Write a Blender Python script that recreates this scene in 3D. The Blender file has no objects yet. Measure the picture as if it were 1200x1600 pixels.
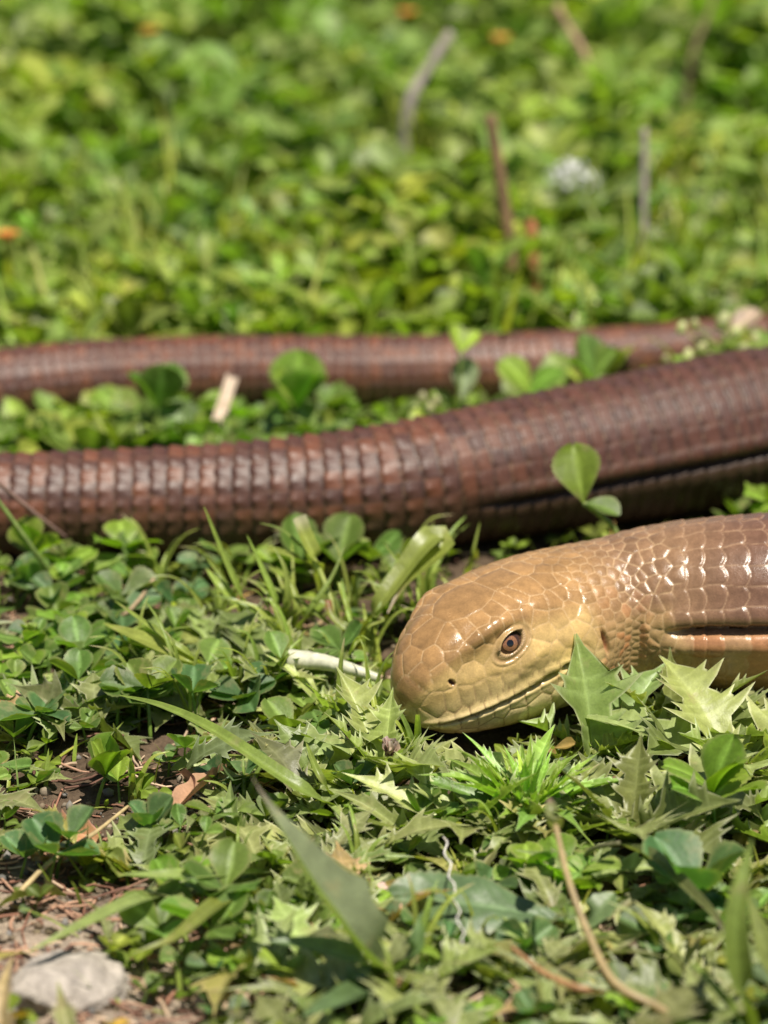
import bpy, math, random
import numpy as np
from mathutils import Vector, Matrix

# ------------------------------------------------------------------ camera, sky, sun, exposure
# all lengths below are in centimetres; CM turns them into metres
CM = 0.01
scene = bpy.context.scene
CAM_H, PITCH, FPX = 29.0, math.radians(20.0), 5000.0
cam_d = bpy.data.cameras.new('camera')
cam_d.sensor_fit = 'VERTICAL'; cam_d.sensor_height = 32.0; cam_d.sensor_width = 24.0
cam_d.lens = 100.0
cam_d.clip_start = 0.02; cam_d.clip_end = 200.0
cam_d.dof.use_dof = True
cam_d.dof.focus_distance = 68.6 * CM
cam_d.dof.aperture_fstop = 10.4
cam_d.dof.aperture_blades = 7
cam = bpy.data.objects.new('camera', cam_d)
scene.collection.objects.link(cam)
cam.location = (0, 0, CAM_H * CM)
cam.rotation_euler = (math.radians(90) - PITCH, 0, 0)
scene.camera = cam

SUN_DIR = np.array([0.20, -0.26, 0.93]); SUN_DIR /= np.linalg.norm(SUN_DIR)
sun_el = math.asin(SUN_DIR[2]); sun_az = math.atan2(SUN_DIR[0], SUN_DIR[1])
world = bpy.data.worlds.new('World'); scene.world = world; world.use_nodes = True
wn = world.node_tree
for n in list(wn.nodes): wn.nodes.remove(n)
w_out = wn.nodes.new('ShaderNodeOutputWorld'); w_bg = wn.nodes.new('ShaderNodeBackground')
w_sky = wn.nodes.new('ShaderNodeTexSky'); w_sky.sky_type = 'NISHITA'; w_sky.sun_disc = False
w_sky.sun_elevation = sun_el; w_sky.sun_rotation = sun_az
w_bg.inputs['Strength'].default_value = 0.05
wn.links.new(w_sky.outputs[0], w_bg.inputs[0]); wn.links.new(w_bg.outputs[0], w_out.inputs[0])
sun_d = bpy.data.lights.new('sun', 'SUN'); sun_d.energy = 5.0; sun_d.angle = math.radians(0.55)
sun_d.color = (1.0, 0.93, 0.81)
sun = bpy.data.objects.new('sun', sun_d); scene.collection.objects.link(sun)
sun.rotation_euler = Vector(-SUN_DIR).to_track_quat('-Z', 'Y').to_euler()
sun.location = (0.3, 0.4, 2.0)
scene.view_settings.view_transform = 'Standard'; scene.view_settings.look = 'None'
scene.view_settings.exposure = 0.48; scene.view_settings.gamma = 1.0
scene.view_settings.use_curve_mapping = False
scene.cycles.use_denoising = True
scene.cycles.max_bounces = 8; scene.cycles.transmission_bounces = 6
scene.cycles.caustics_reflective = False; scene.cycles.caustics_refractive = False
scene.cycles.sample_clamp_indirect = 6.0

# ------------------------------------------------------------------ helpers
rng = np.random.default_rng(11)
random.seed(5)
FWD = np.array([0, math.cos(PITCH), -math.sin(PITCH)]); UPV = np.array([0, math.sin(PITCH), math.cos(PITCH)])
def at(px, py, z=0.0):
    """the point at height z (cm) that the photograph shows at a pixel"""
    d = FWD + np.array([1.0, 0, 0]) * (px - 600) / FPX + UPV * (800 - py) / FPX
    t = (z - CAM_H) / d[2]
    return np.array([0, 0, CAM_H]) + d * t
def at_y(px, py, y):
    """the point of the upright plane Y=y seen at a pixel"""
    d = FWD + np.array([1.0, 0, 0]) * (px - 600) / FPX + UPV * (800 - py) / FPX
    return np.array([0, 0, CAM_H]) + d * (y / d[1])
def sm(a, b, x):
    t = np.clip((x - a) / (b - a), 0, 1); return t * t * (3 - 2 * t)
def gs(x, s): return np.exp(-(x / s) ** 2)
def nrm(v): return v / (np.linalg.norm(v, axis=-1, keepdims=True) + 1e-12)
def lerp(a, b, t): return a + (b - a) * t
def mixc(c, d, t): return c + (np.asarray(d) - c) * np.asarray(t)[..., None]

def mesh_np(name, V, F, col=None, mat=None, smooth=True):
    """one mesh from arrays: V in cm, F an array or a list of arrays / tuples"""
    me = bpy.data.meshes.new(name)
    if isinstance(F, np.ndarray): F = [F]
    V = np.asarray(V, dtype=np.float32) * CM
    loops = []; starts = []; tot = 0
    for f in F:
        f = np.asarray(f, dtype=np.int32); k = f.shape[1]
        starts.append(tot + np.arange(f.shape[0], dtype=np.int32) * k)
        loops.append(f.ravel()); tot += f.size
    loops = np.concatenate(loops); starts = np.concatenate(starts)
    me.vertices.add(len(V)); me.vertices.foreach_set('co', V.ravel())
    me.loops.add(len(loops)); me.loops.foreach_set('vertex_index', loops)
    me.polygons.add(len(starts)); me.polygons.foreach_set('loop_start', starts)
    if smooth: me.polygons.foreach_set('use_smooth', np.ones(len(starts), dtype=bool))
    me.update(calc_edges=True)
    if col is not None:
        a = me.color_attributes.new('Col', 'FLOAT_COLOR', 'POINT')
        c = np.ones((len(V), 4), dtype=np.float32); c[:, :col.shape[1]] = np.clip(col, 0, 1)
        a.data.foreach_set('color', c.ravel())
    if mat: me.materials.append(mat)
    return me
def link(name, data, parent=None, loc=None, rotz=0.0):
    o = bpy.data.objects.new(name, data); scene.collection.objects.link(o)
    if parent is not None: o.parent = parent
    if loc is not None: o.location = tuple(float(c) * CM for c in loc)
    if rotz: o.rotation_euler = (0, 0, rotz)
    return o
def tag(o, label, cat, group=None):
    o['label'] = label; o['category'] = cat
    if group: o['group'] = group
    return o
def grid_faces(nr, nc, wrap=False, off=0):
    i = np.arange(nr - 1)[:, None]; j = np.arange(nc if wrap else nc - 1)[None, :]
    j2 = (j + 1) % nc
    a = i * nc + j; b = i * nc + j2; c = (i + 1) * nc + j2; d = (i + 1) * nc + j
    return np.stack([a, b, c, d], -1).reshape(-1, 4) + off

# ------------------------------------------------------------------ materials
def new_mat(name):
    m = bpy.data.materials.new(name); m.use_nodes = True
    nt = m.node_tree; b = nt.nodes['Principled BSDF']; return m, nt, b
def node(nt, t, **kw):
    n = nt.nodes.new(t)
    for k, v in kw.items(): setattr(n, k, v)
    return n
def noise(nt, scale, detail=3, rough=0.6, vec=None):
    n = node(nt, 'ShaderNodeTexNoise'); n.inputs['Scale'].default_value = scale
    n.inputs['Detail'].default_value = detail; n.inputs['Roughness'].default_value = rough
    if vec is not None: nt.links.new(vec, n.inputs['Vector'])
    return n
def bump(nt, b, h, strength, dist):
    bp = node(nt, 'ShaderNodeBump'); bp.inputs['Strength'].default_value = strength
    bp.inputs['Distance'].default_value = dist
    nt.links.new(h, bp.inputs['Height']); nt.links.new(bp.outputs[0], b.inputs['Normal']); return bp
def varied(nt, col, fac, lo, hi):
    """colour times a noise between lo and hi"""
    mr = node(nt, 'ShaderNodeMapRange'); mr.inputs['From Min'].default_value = 0.3; mr.inputs['From Max'].default_value = 0.7
    mr.inputs['To Min'].default_value = lo; mr.inputs['To Max'].default_value = hi
    nt.links.new(fac, mr.inputs['Value'])
    mx = node(nt, 'ShaderNodeMix'); mx.data_type = 'RGBA'; mx.blend_type = 'MULTIPLY'; mx.inputs[0].default_value = 1.0
    nt.links.new(col, mx.inputs[6]); nt.links.new(mr.outputs[0], mx.inputs[7])
    return mx.outputs[2]

def skin_material():
    m, nt, b = new_mat('lizard_skin')
    tc = node(nt, 'ShaderNodeTexCoord')
    at_ = node(nt, 'ShaderNodeAttribute'); at_.attribute_name = 'Col'
    n1 = noise(nt, 420, 4, 0.65, tc.outputs['Object']); n2 = noise(nt, 2600, 3, 0.6, tc.outputs['Object'])
    c = varied(nt, at_.outputs['Color'], n1.outputs['Fac'], 0.78, 1.2)
    c = varied(nt, c, n2.outputs['Fac'], 0.9, 1.1)
    nt.links.new(c, b.inputs['Base Color'])
    mr = node(nt, 'ShaderNodeMapRange'); mr.inputs['To Min'].default_value = -0.10; mr.inputs['To Max'].default_value = 0.14
    ad = node(nt, 'ShaderNodeMath'); ad.operation = 'ADD'
    nt.links.new(n1.outputs['Fac'], mr.inputs['Value']); nt.links.new(mr.outputs[0], ad.inputs[0]); nt.links.new(at_.outputs['Alpha'], ad.inputs[1]); nt.links.new(ad.outputs[0], b.inputs['Roughness'])
    b.inputs['Specular IOR Level'].default_value = 0.55
    b.inputs['Subsurface Weight'].default_value = 0.0
    bump(nt, b, n2.outputs['Fac'], 0.22, 0.0003)
    return m
M_SKIN = skin_material()
def plain(name, col, rough=0.6, var=(0.7, 1.25), scale=400, bstr=0.3, bdist=0.0003, spec=0.4, coat=0):
    m, nt, b = new_mat(name)
    tc = node(nt, 'ShaderNodeTexCoord'); n = noise(nt, scale, 5, 0.65, tc.outputs['Object'])
    rgb = node(nt, 'ShaderNodeRGB'); rgb.outputs[0].default_value = (*col, 1)
    nt.links.new(varied(nt, rgb.outputs[0], n.outputs['Fac'], *var), b.inputs['Base Color'])
    b.inputs['Roughness'].default_value = rough; b.inputs['Specular IOR Level'].default_value = spec
    b.inputs['Coat Weight'].default_value = coat; b.inputs['Coat Roughness'].default_value = 0.03
    if bstr: bump(nt, b, n.outputs['Fac'], bstr, bdist)
    return m

# ------------------------------------------------------------------ the lizard
def catmull(P, n=24):
    P = np.asarray(P, float); out = []
    for i in range(len(P) - 1):
        p0 = P[max(i - 1, 0)]; p1 = P[i]; p2 = P[i + 1]; p3 = P[min(i + 2, len(P) - 1)]
        d0 = np.linalg.norm(p1[:3] - p0[:3]) ** .5 + 1e-6; d1 = np.linalg.norm(p2[:3] - p1[:3]) ** .5 + 1e-6; d2 = np.linalg.norm(p3[:3] - p2[:3]) ** .5 + 1e-6
        t1 = (p1 - p0) / d0 - (p2 - p0) / (d0 + d1) + (p2 - p1) / d1 if i > 0 else (p2 - p1) / d1
        t2 = (p2 - p1) / d1 - (p3 - p1) / (d1 + d2) + (p3 - p2) / d2 if i < len(P) - 2 else (p2 - p1) / d1
        t1 = t1 * d1; t2 = t2 * d1
        u = np.linspace(0, 1, n, endpoint=False)[:, None]
        out.append((2 * u**3 - 3 * u**2 + 1) * p1 + (u**3 - 2 * u**2 + u) * t1 + (-2 * u**3 + 3 * u**2) * p2 + (u**3 - u**2) * t2)
    out.append(P[-1:]); return np.concatenate(out)

def build_lizard():
    SN = np.array([0.42, 64.25]); HD = nrm(np.array([0.75, 0.655]))
    ctrl = []
    for s, z, rr in ((0, 1.08, .35), (1, 1.28, 1.05), (2, 1.5, 1.4), (3, 1.66, 1.6), (4, 1.76, 1.75)):
        p = SN + HD * s; ctrl.append([p[0], p[1], z, rr])
    ctrl += [[4.15, 67.3, 1.82, 1.75], [5.35, 67.85, 1.86, 1.78], [6.8, 67.98, 1.98, 1.93], [8.8, 67.9, 2.08, 2.05],
             [11.6, 68.2, 2.12, 2.12], [14.4, 69.8, 2.15, 2.15], [16.2, 72.8, 2.15, 2.15], [16.0, 77.0, 2.15, 2.15],
             [13.8, 80.2, 2.12, 2.12]]
    def seg(px, cy, r):
        p = at(px, cy, r); return [p[0], p[1], r + 0.02, r]
    ctrl += [seg(1200, 668, 2.06), seg(1050, 690, 1.95), seg(900, 715, 1.82), seg(750, 742, 1.70), seg(600, 765, 1.58), seg(450, 777, 1.46),
             seg(300, 783, 1.36), seg(150, 787, 1.31), seg(0, 790, 1.27)]
    x, y = ctrl[-1][:2]
    f0 = seg(0, 608, 1.10); fy = f0[1]
    ctrl += [[x - 3.4, y + 0.5, 1.25, 1.23], [x - 6.4, y + 2.6, 1.22, 1.2], [x - 7.2, (y + fy) / 2 + .3, 1.18, 1.16], [x - 5.8, fy - 1.9, 1.14, 1.12],
             [x - 3.0, fy - 0.35, 1.1, 1.08]]
    ctrl += [f0, seg(150, 594, 1.10), seg(300, 588, 1.10), seg(450, 586, 1.09), seg(600, 585, 1.07), seg(750, 580, 1.03), seg(900, 569, 0.97),
             seg(1050, 553, 0.88), seg(1200, 533, 0.8)]
    x, y = ctrl[-1][:2]
    ctrl += [[x + 4, y + 2.2, 0.66, 0.64], [x + 9, y + 4.2, 0.46, 0.44], [x + 13, y + 5, 0.3, 0.26], [x + 15, y + 5.2, 0.12, 0.08]]
    D = catmull(ctrl); s_d = np.concatenate([[0], np.cumsum(np.linalg.norm(np.diff(D[:, :3], axis=0), axis=1))])
    total = s_d[-1]
    # arc length of the places the pattern needs
    s_of = lambda px, py, r: s_d[np.argmin(np.linalg.norm(D[:, :2] - at(px, py, r)[:2], axis=1))]
    s_vent = s_of(690, 752, 1.65)
    # sample positions: fine where it shows
    s_a = np.concatenate([np.linspace(0, 1, 26)[:-1] ** 2 * 0.4, np.arange(0.4, 13.2, 0.0285)])
    s_r0 = s_of(1200, 668, 2.06) - 1.5; s_m1 = s_of(0, 790, 1.27) + 1.5; s_f0 = s_of(0, 603, 1.03) - 1.5; s_f1 = s_of(1200, 533, 0.8) + 2
    s_b = np.concatenate([np.arange(13.2, s_r0, 0.09), np.arange(s_r0, s_m1, 0.05), np.arange(s_m1, s_f0, 0.085),
                          np.arange(s_f0, s_f1, 0.047), np.linspace(s_f1, total, 170)])
    NA, NB = 400, 200
    def frame(s):
        C = np.stack([np.interp(s, s_d, D[:, k]) for k in range(4)], -1)
        e = 0.25
        A = np.stack([np.interp(np.clip(s + e, 0, total), s_d, D[:, k]) - np.interp(np.clip(s - e, 0, total), s_d, D[:, k]) for k in range(3)], -1)
        T = nrm(A); Lf = np.cross(np.array([0, 0, 1.0]), -T); Lf = nrm(Lf); U = np.cross(Lf, -T) * -1
        U = np.cross(-T, Lf); U = np.where(U[:, 2:3] < 0, -U, U)
        return C[:, :3], C[:, 3], T, Lf, nrm(U)
    tab_s = np.array([0, .05, .15, .3, .5, .8, 1.2, 1.7, 2.2, 2.8, 3.4, 4.0, 4.6, 5.2, 6.0, 7.0])
    tab_t = np.array([.0, .36, .62, .88, 1.10, 1.30, 1.47, 1.61, 1.69, 1.73, 1.74, 1.73, 1.72, 1.72, 1.75, 1.92])
    tab_b = np.array([.0, .26, .44, .60, .76, .93, 1.09, 1.23, 1.33, 1.42, 1.49, 1.54, 1.57, 1.58, 1.68, 1.93])
    tab_w = np.array([.0, .30, .52, .69, .84, 1.00, 1.17, 1.35, 1.49, 1.63, 1.75, 1.84, 1.87, 1.82, 1.80, 1.93])
    tab_n = np.array([2.2, 2.3, 2.4, 2.7, 3.0, 3.25, 3.35, 3.35, 3.3, 3.15, 2.9, 2.6, 2.4, 2.25, 2.05, 2.0])
    def smooth_tab(s, tab):
        k = np.linspace(-1, 1, 9); wgt = 1 - k**2 + 1e-3; wid = np.clip(s * 0.35, 0.0, 0.32)
        return sum(np.interp(np.clip(s + kk * wid, 0, 99), tab_s, tab) * ww for kk, ww in zip(k, wgt)) / wgt.sum()
    def base(s, N):
        C, r, T, Lf, U = frame(s)
        k = sm(6.0, 7.0, s)
        zt = lerp(smooth_tab(s, tab_t), r, k)[:, None]; zb = lerp(smooth_tab(s, tab_b), r * 0.99, k)[:, None]
        w = lerp(smooth_tab(s, tab_w), r * 1.0, k)[:, None]; n = lerp(smooth_tab(s, tab_n), 2.0, k)[:, None]
        th = (np.arange(N) / N * 2 * np.pi)[None, :]
        c, q = np.cos(th), np.sin(th)
        cx = np.sign(c) * np.abs(c) ** (2 / n); cz = np.sign(q) * np.abs(q) ** (2 / n)
        hh = np.where(q > 0, zt, zb)
        # the crown narrows above the eyes: flat top, sloping temples
        taper = 1 - 0.15 * sm(0.25, 1.0, cz) * (1 - k[:, None]) * sm(0.4, 1.4, s)[:, None]
        P = C[:, None, :] + Lf[:, None, :] * (w * cx * taper)[..., None] + U[:, None, :] * (hh * cz)[..., None]
        return P, np.degrees(np.broadcast_to(th, P.shape[:2])), (C, T, Lf, U)
    def normals(P):
        du = np.gradient(P, axis=0); dv = np.roll(P, -1, 1) - np.roll(P, 1, 1)
        n = nrm(np.cross(du, dv)); return n
    def pt(s, th):
        """point on the bare surface at length s and angle th (degrees)"""
        ss = np.array([s - .03, s, s + .03]); N = 720
        P, _, _ = base(np.clip(ss, 0.002, None), N); j = int(round(th / 360 * N)) % N
        e1 = nrm(P[2, j] - P[0, j]); e2 = nrm(P[1, (j + 3) % N] - P[1, j - 3]); n = nrm(np.cross(e1, e2))
        if np.dot(n, P[1, j] - P[1].mean(0)) < 0: n = -n
        return P[1, j], e1, e2, n

    # --- plates of the head: seeds (s, angle) for one side, mirrored to the other
    half = []
    def add(s, a, w=0.0): half.append((s, a, w))
    mid = [(0.10, 60, .10), (0.42, 90, .10), (0.92, 90, .16), (2.05, 90, .52), (3.15, 90, .20), (3.75, 90, .18)]
    add(0.30, 62, .05); add(0.62, 62, .08); add(1.15, 62, .16); add(0.62, 38, .05); add(0.95, 40, .06)
    for s, a in ((1.52, 58), (1.88, 57), (2.24, 57), (2.60, 58), (2.92, 62)): add(s, a, .08)          # above the eye
    for s in (1.55, 1.8, 2.05, 2.3, 2.55, 2.78): add(s, 43, .0)
    add(3.25, 68, .22); add(3.8, 66, .16); add(3.15, 48, .12); add(3.5, 45, .1)
    add(1.25, 34, .08); add(1.55, 27, .08); add(1.2, 18, .07); add(1.75, 14, .05)                     # lores
    for s, a in ((2.05, 8), (2.4, 6), (2.78, 10), (3.0, 22), (3.02, 36)): add(s, a, .04)              # below and behind the eye
    for s, a in ((3.4, 30), (3.45, 14), (3.85, 50), (3.9, 34), (3.9, 18), (3.8, 3), (4.25, 62), (4.3, 44), (4.3, 27), (4.3, 10), (4.15, -6)): add(s, a, .07)
    def mouth_z(s): return -0.42 + 0.05 * s + 0.046 * np.clip(s - 1.0, 0, 9) ** 2
    # labials above and below the mouth: angles worked out from the height of the mouth line
    def ang_at(s, z):
        zb = float(smooth_tab(np.array([s]), tab_b)[0]); n = float(smooth_tab(np.array([s]), tab_n)[0])
        v = np.clip(z / zb, -1, 1); return -math.degrees(math.asin(min(1, abs(v) ** (n / 2)))) * (1 if v < 0 else -1)
    for s in (.22, .52, .82, 1.12, 1.44, 1.78, 2.14, 2.52, 2.92, 3.34): add(s, ang_at(s, mouth_z(s) + .15), .03)
    for s in (.36, .68, 1.0, 1.3, 1.62, 1.96, 2.33, 2.72, 3.1): add(s, ang_at(s, mouth_z(s) + .40), .0)
    for s in (.3, .62, .95, 1.3, 1.66, 2.04, 2.44, 2.86, 3.3): add(s, ang_at(s, mouth_z(s) - .16), .03)
    for s in (.5, .95, 1.45, 2.0, 2.6, 3.2, 3.8): add(s, ang_at(s, mouth_z(s) - .5), .12)
    for s in (.7, 1.3, 2.0, 2.7, 3.4): add(s, -72, .2)
    mid.append((0.06, -70, .08)); mid += [(0.5, -90, .1), (1.1, -90, .15)]
    sd = [(s, a, w) for s, a, w in mid] + [(s, a, w) for s, a, w in half] + [(s, 180 - a, w) for s, a, w in half]
    # staggered scales on the nape and throat, finer in the soft skin behind the jaw
    row = 0; s = 4.12
    while s < 8.3:
        size_top = np.interp(s, [4.1, 5.0, 6.2, 8], [.36, .36, .40, .46])
        a = -90 + (row % 2) * 4.0
        lim = 72 if s < 4.35 else (50 if s < 4.55 else 999)
        while a < 270 - 2:
            aa = a if a <= 90 else 180 - a
            r = 1.78; loc = size_top
            if aa < 40: loc = lerp(size_top, np.interp(aa, [-50, -22, 0, 22], [.34, .20, .20, .31]) if s < 6.6 else size_top, float(sm(6.9, 6.2, s)) if s < 6.9 else 0)
            if not (s < 4.55 and aa < lim and aa > -30):
                jit = 0.10 * loc
                sd.append((s + rng.normal() * jit * .6, a + math.degrees(rng.normal() * jit / r), 0.0))
            a += math.degrees(loc * 0.92 / r)
        s += size_top * 0.80; row += 1
    # extra rows of granules in the soft patch
    for k in range(900):
        s = rng.uniform(4.35, 6.6); a = rng.uniform(-42, 34)
        if gs(s - 5.55, .85) * gs(a + 8, 17) > rng.uniform(0.3, 1.0):
            for aa in (a, 180 - a):
                sd.append((s, aa, -0.02))
    sd = np.array(sd)
    ss = sd[:, 0]; order = np.argsort(ss); sd = sd[order]
    # seeds in space, thinned so that none crowd another
    Nq = 1440
    Pq, _, _ = base(sd[:, 0], Nq)
    Q = Pq[np.arange(len(sd)), np.round(sd[:, 1] / 360 * Nq).astype(int) % Nq]
    keep = []; gap = np.where(sd[:, 2] < 0, 0.10, 0.115)
    pri = np.argsort(-sd[:, 2], kind='stable')
    for i in pri:
        if all(np.linalg.norm(Q[i] - Q[j]) > gap[i] for j in keep): keep.append(i)
    Q = Q[keep]; W = np.clip(sd[keep, 2], 0, None)
    seed_rnd = rng.uniform(0, 1, len(Q))

    EYE, e1, e2, en = pt(2.2, 24.0)
    NOS, n1_, n2_, nn_ = pt(0.72, 17.0)
    EAR, r1_, r2_, rn_ = pt(4.78, 6.0)

    def sculpt(s, N):
        P, th, (C, T, Lf, U) = base(s, N)
        nor = normals(P)
        S = np.broadcast_to(s[:, None], th.shape)
        aa = np.where(th > 180, th - 360, th)                      # -180..180
        side = np.where(np.abs(aa) <= 90, aa, np.where(aa > 0, 180 - aa, -180 - aa))   # mirrored: -90..90
        # soft neck: a hollow behind the jaw, full cheeks
        hd = 1 - sm(5.6, 6.6, S)
        disp = -0.22 * gs(S - 5.75, 0.6) * gs(side + 8, 30) + 0.10 * gs(S - 4.35, 0.55) * gs(side + 12, 26)
        disp += 0.05 * gs(S - 3.2, .5) * gs(side - 42, 18) + 0.125 * gs(S - 2.15, .6) * gs(side - 44, 8) + 0.055 * gs(S - 1.2, .5) * gs(side - 42, 8) - .065 * gs(S - 3.05, .5) * gs(side - 28, 12)
        disp -= 0.10 * gs(S - 1.35, .42) * gs(side - 20, 14)
        fold_on = sm(6.6, 7.6, S) * (1 - sm(s_vent - 1.6, s_vent, S))
        f_at = 4.0 - 12.0 * sm(s_vent - 13, s_vent, S); fa = side - f_at
        disp += fold_on * (-(0.36 - .14 * sm(11, 16, S)) * sm(6.7, 8.2, S) * gs(fa, 2.8 - .6 * sm(11, 16, S)) + 0.09 * gs(fa - 9, 7) + 0.13 * gs(fa + 11, 7) * (1 - .8 * sm(11, 16, S)))
        P = P + nor * disp[..., None]
        nor = normals(P)
        disp = np.zeros_like(S); col = np.zeros(P.shape)
        n_lo = np.sin(S * 2.1 + 1.3) * 0.5 + np.sin(S * 0.83 + th * 0.05) * 0.5
        # ---------------- rings of scales on the body
        pitch = np.interp(s, [5, 7, 9, s_m1, s_f0, s_f1, total], [.34, .40, .46, .43, .36, .34, .25])
        ring = np.concatenate([[0], np.cumsum(np.diff(s) / (0.5 * (pitch[1:] + pitch[:-1])))])[:, None] + (s[0] * 2.2)
        tail = S > s_vent
        dors = (side - f_at) / (90 - f_at) * 6.0; vent = (side - f_at) / (90 + f_at) * 5.0
        a2 = np.where(aa < -90, aa + 360, aa)
        rows = np.where(tail, (side + 90) / 180 * 11.0, np.where(side > f_at, dors, vent))
        rows = rows + (.07 * np.sin(S * 2.3 + rows * 2.1) + .05 * np.sin(S * 6.1 + rows * 4.7)) * (1 - .6 * sm(12, 18, S))
        b = rows - np.floor(rows) - 0.5
        bi = np.floor(rows)
        scallop = (.42 - .24 * sm(11, 18, S)) * (b * b * 4 - 0.33) * 0.5
        jit = 0.07 * np.sin(bi * 12.9 + np.where(np.abs(aa) > 90, 3.1, 0)) + (.10 * np.sin(S * 1.7 + side * .045) + .06 * np.sin(S * 3.9 - side * .11)) * (1 - .6 * sm(12, 18, S))
        u = ring + scallop + jit
        a = u - np.floor(u); ai = np.floor(u)
        h = np.sin(ai * 127.1 + bi * 311.7 + np.where(np.abs(aa) > 90, 57.3, 0)) * 43758.5453; rnd = h - np.floor(h)
        h = np.sin(ai * 269.5 + bi * 183.3) * 43758.5453; rnd2 = h - np.floor(h)
        edge_r = sm(1.0, 0.88, a); edge_f = sm(0.0, 0.16, a); eb = sm(0.5, 0.40, np.abs(b))
        r_loc = np.interp(s, s_d, D[:, 3])[:, None]
        amp = np.where(tail, 0.078, 0.026 + .052 * sm(11, 18, S)) * np.clip(r_loc / 1.4, .5, 1.25)
        keel = np.where(tail, 0.45 * gs(b, .16) * sm(0.1, 0.9, a), 0)
        hgt = (0.25 + 0.75 * a + keel) * edge_r * (0.25 + 0.75 * edge_f) * (0.35 + 0.65 * eb + .34 * (1 - eb))
        d_ring = amp * hgt * (1 - .85 * fold_on * gs(fa, 6) * sm(9, 14, S)) * np.where(side < -55, .6, 1.0) * (.65 + .6 * rnd + (.35 - .5 * rnd) * sm(12, 18, S)) + .012 * (rnd2 - .5) * b * 2 * eb * edge_r
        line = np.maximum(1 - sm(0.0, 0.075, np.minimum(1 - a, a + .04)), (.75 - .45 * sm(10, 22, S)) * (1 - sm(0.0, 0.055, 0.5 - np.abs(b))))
        # colours of the body
        red = np.array([.080, .029, .017]); brown = np.array([.155, .080, .050]); olive = np.array([.064, .038, .018]); pale = np.array([.42, .27, .16]) * (1 - .35 * sm(10, 20, S))[..., None]
        wm = sm(10, 22, S)
        c_ring = mixc(np.broadcast_to(brown, col.shape), red, wm)
        c_ring = mixc(c_ring, [.125, .047, .029], 0.6 * sm(s_f0 - 6, s_f0 + 2, S))
        c_ring = mixc(c_ring, [.19, .062, .024], 0.42 * wm * (rnd2 > .5) * sm(s_vent - 6, s_vent + 4, S))
        c_ring = mixc(c_ring, [.075, .036, .030], (0.22 * wm + .2) * (rnd > .68))
        c_ring = c_ring * (0.88 + 0.24 * rnd2)[..., None]
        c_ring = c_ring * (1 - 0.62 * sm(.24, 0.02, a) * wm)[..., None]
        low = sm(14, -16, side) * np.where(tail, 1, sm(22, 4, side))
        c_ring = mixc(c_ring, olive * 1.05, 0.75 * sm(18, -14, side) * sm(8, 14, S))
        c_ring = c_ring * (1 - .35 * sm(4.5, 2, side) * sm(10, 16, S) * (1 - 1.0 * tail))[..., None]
        c_ring = mixc(c_ring, [.235, .135, .072], (1 - sm(7.2, 9.8, S)))
        c_ring = mixc(c_ring, [.40, .23, .115], 0.9 * sm(4.5, 2, side) * (1 - sm(9, 14, S)))
        c_ring = mixc(c_ring, [.40, .15, .06], 0.5 * (rnd > .6) * sm(4, -2, side) * sm(-40, -20, side) * (1 - sm(9, 14, S)))
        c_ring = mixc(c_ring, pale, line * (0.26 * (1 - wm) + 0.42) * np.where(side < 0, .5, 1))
        # ---------------- plates of the head and scales of the neck
        if s[0] < 1:
            m = S[:, 0] < 8.4; k = int(m.sum())
            V = P[:k].reshape(-1, 3); e = np.zeros(len(V)); idx = np.zeros(len(V), int)
            for c0 in range(0, len(V), 6000):
                v = V[c0:c0 + 6000]
                d = ((v[:, None, :] - Q[None]) ** 2).sum(-1) - (W ** 2)[None]
                i2 = np.argpartition(d, 2, axis=1)[:, :2]
                d2 = np.take_along_axis(d, i2, 1); o = np.argsort(d2, 1)
                i2 = np.take_along_axis(i2, o, 1); d2 = np.take_along_axis(d2, o, 1)
                e[c0:c0 + 6000] = (d2[:, 1] - d2[:, 0]) / (2 * np.linalg.norm(Q[i2[:, 1]] - Q[i2[:, 0]], axis=1) + 1e-6)
                idx[c0:c0 + 6000] = i2[:, 0]
            e = e.reshape(k, N); rs = seed_rnd[idx].reshape(k, N)
            back = ((V - Q[idx]) * np.repeat(T[:k], N, 0)).sum(-1).reshape(k, N)      # how far behind its seed
            Sk, sdk = S[:k], side[:k]
            neck = sm(4.2, 5.2, Sk)
            soft = gs(Sk - 5.45, 1.0) * gs(sdk + 4, 30)
            dome = sm(0, 0.035, e) * 0.011 + sm(0, .16, e) * (.010 + .004 * neck) + neck * (1 - .5 * soft) * 0.06 * np.clip(back, -.2, .25) * sm(0, .05, e)
            # the large shields lie almost flush
            tan = np.array([.330, .188, .075]); jaw = np.array([.72, .57, .29]); nape = np.array([.235, .135, .072])
            lip = (sdk < 5) & (Sk < 4.2)
            ch = mixc(np.broadcast_to(tan, (k, N, 3)), [.56, .38, .15], sm(44, 16, sdk) * sm(4.9, 4.3, Sk))
            ch = mixc(ch, jaw, sm(10, -12, sdk) * sm(5.2, 4.4, Sk))
            ch = mixc(ch, nape, sm(4.4, 6.2, Sk) * sm(0, 34, sdk))
            ch = mixc(ch, [.43, .275, .125], sm(4.4, 5.2, Sk) * sm(30, 6, sdk))
            ch = mixc(ch, [.47, .16, .06], 0.55 * (rs > .72) * soft)
            ch = mixc(ch, [.50, .35, .15], 0.35 * sm(1.6, .5, Sk) * sm(60, 20, sdk))
            ch = ch * (0.84 + 0.32 * rs)[..., None]
            ln = 1 - sm(0.004, 0.020, e)
            dark_ln = sm(8, -4, sdk) * (1 - neck)
            ch = mixc(ch, [.58, .41, .23], ln * (0.55 - 0.40 * dark_ln) * (0.55 + .45 * (rs > .3)))
            ch = mixc(ch, [.24, .14, .07], ln * dark_ln * .75)
            # the mouth
            rel = P[:k] - C[:k, None, :]
            zrel = (rel * U[:k, None, :]).sum(-1)
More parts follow.
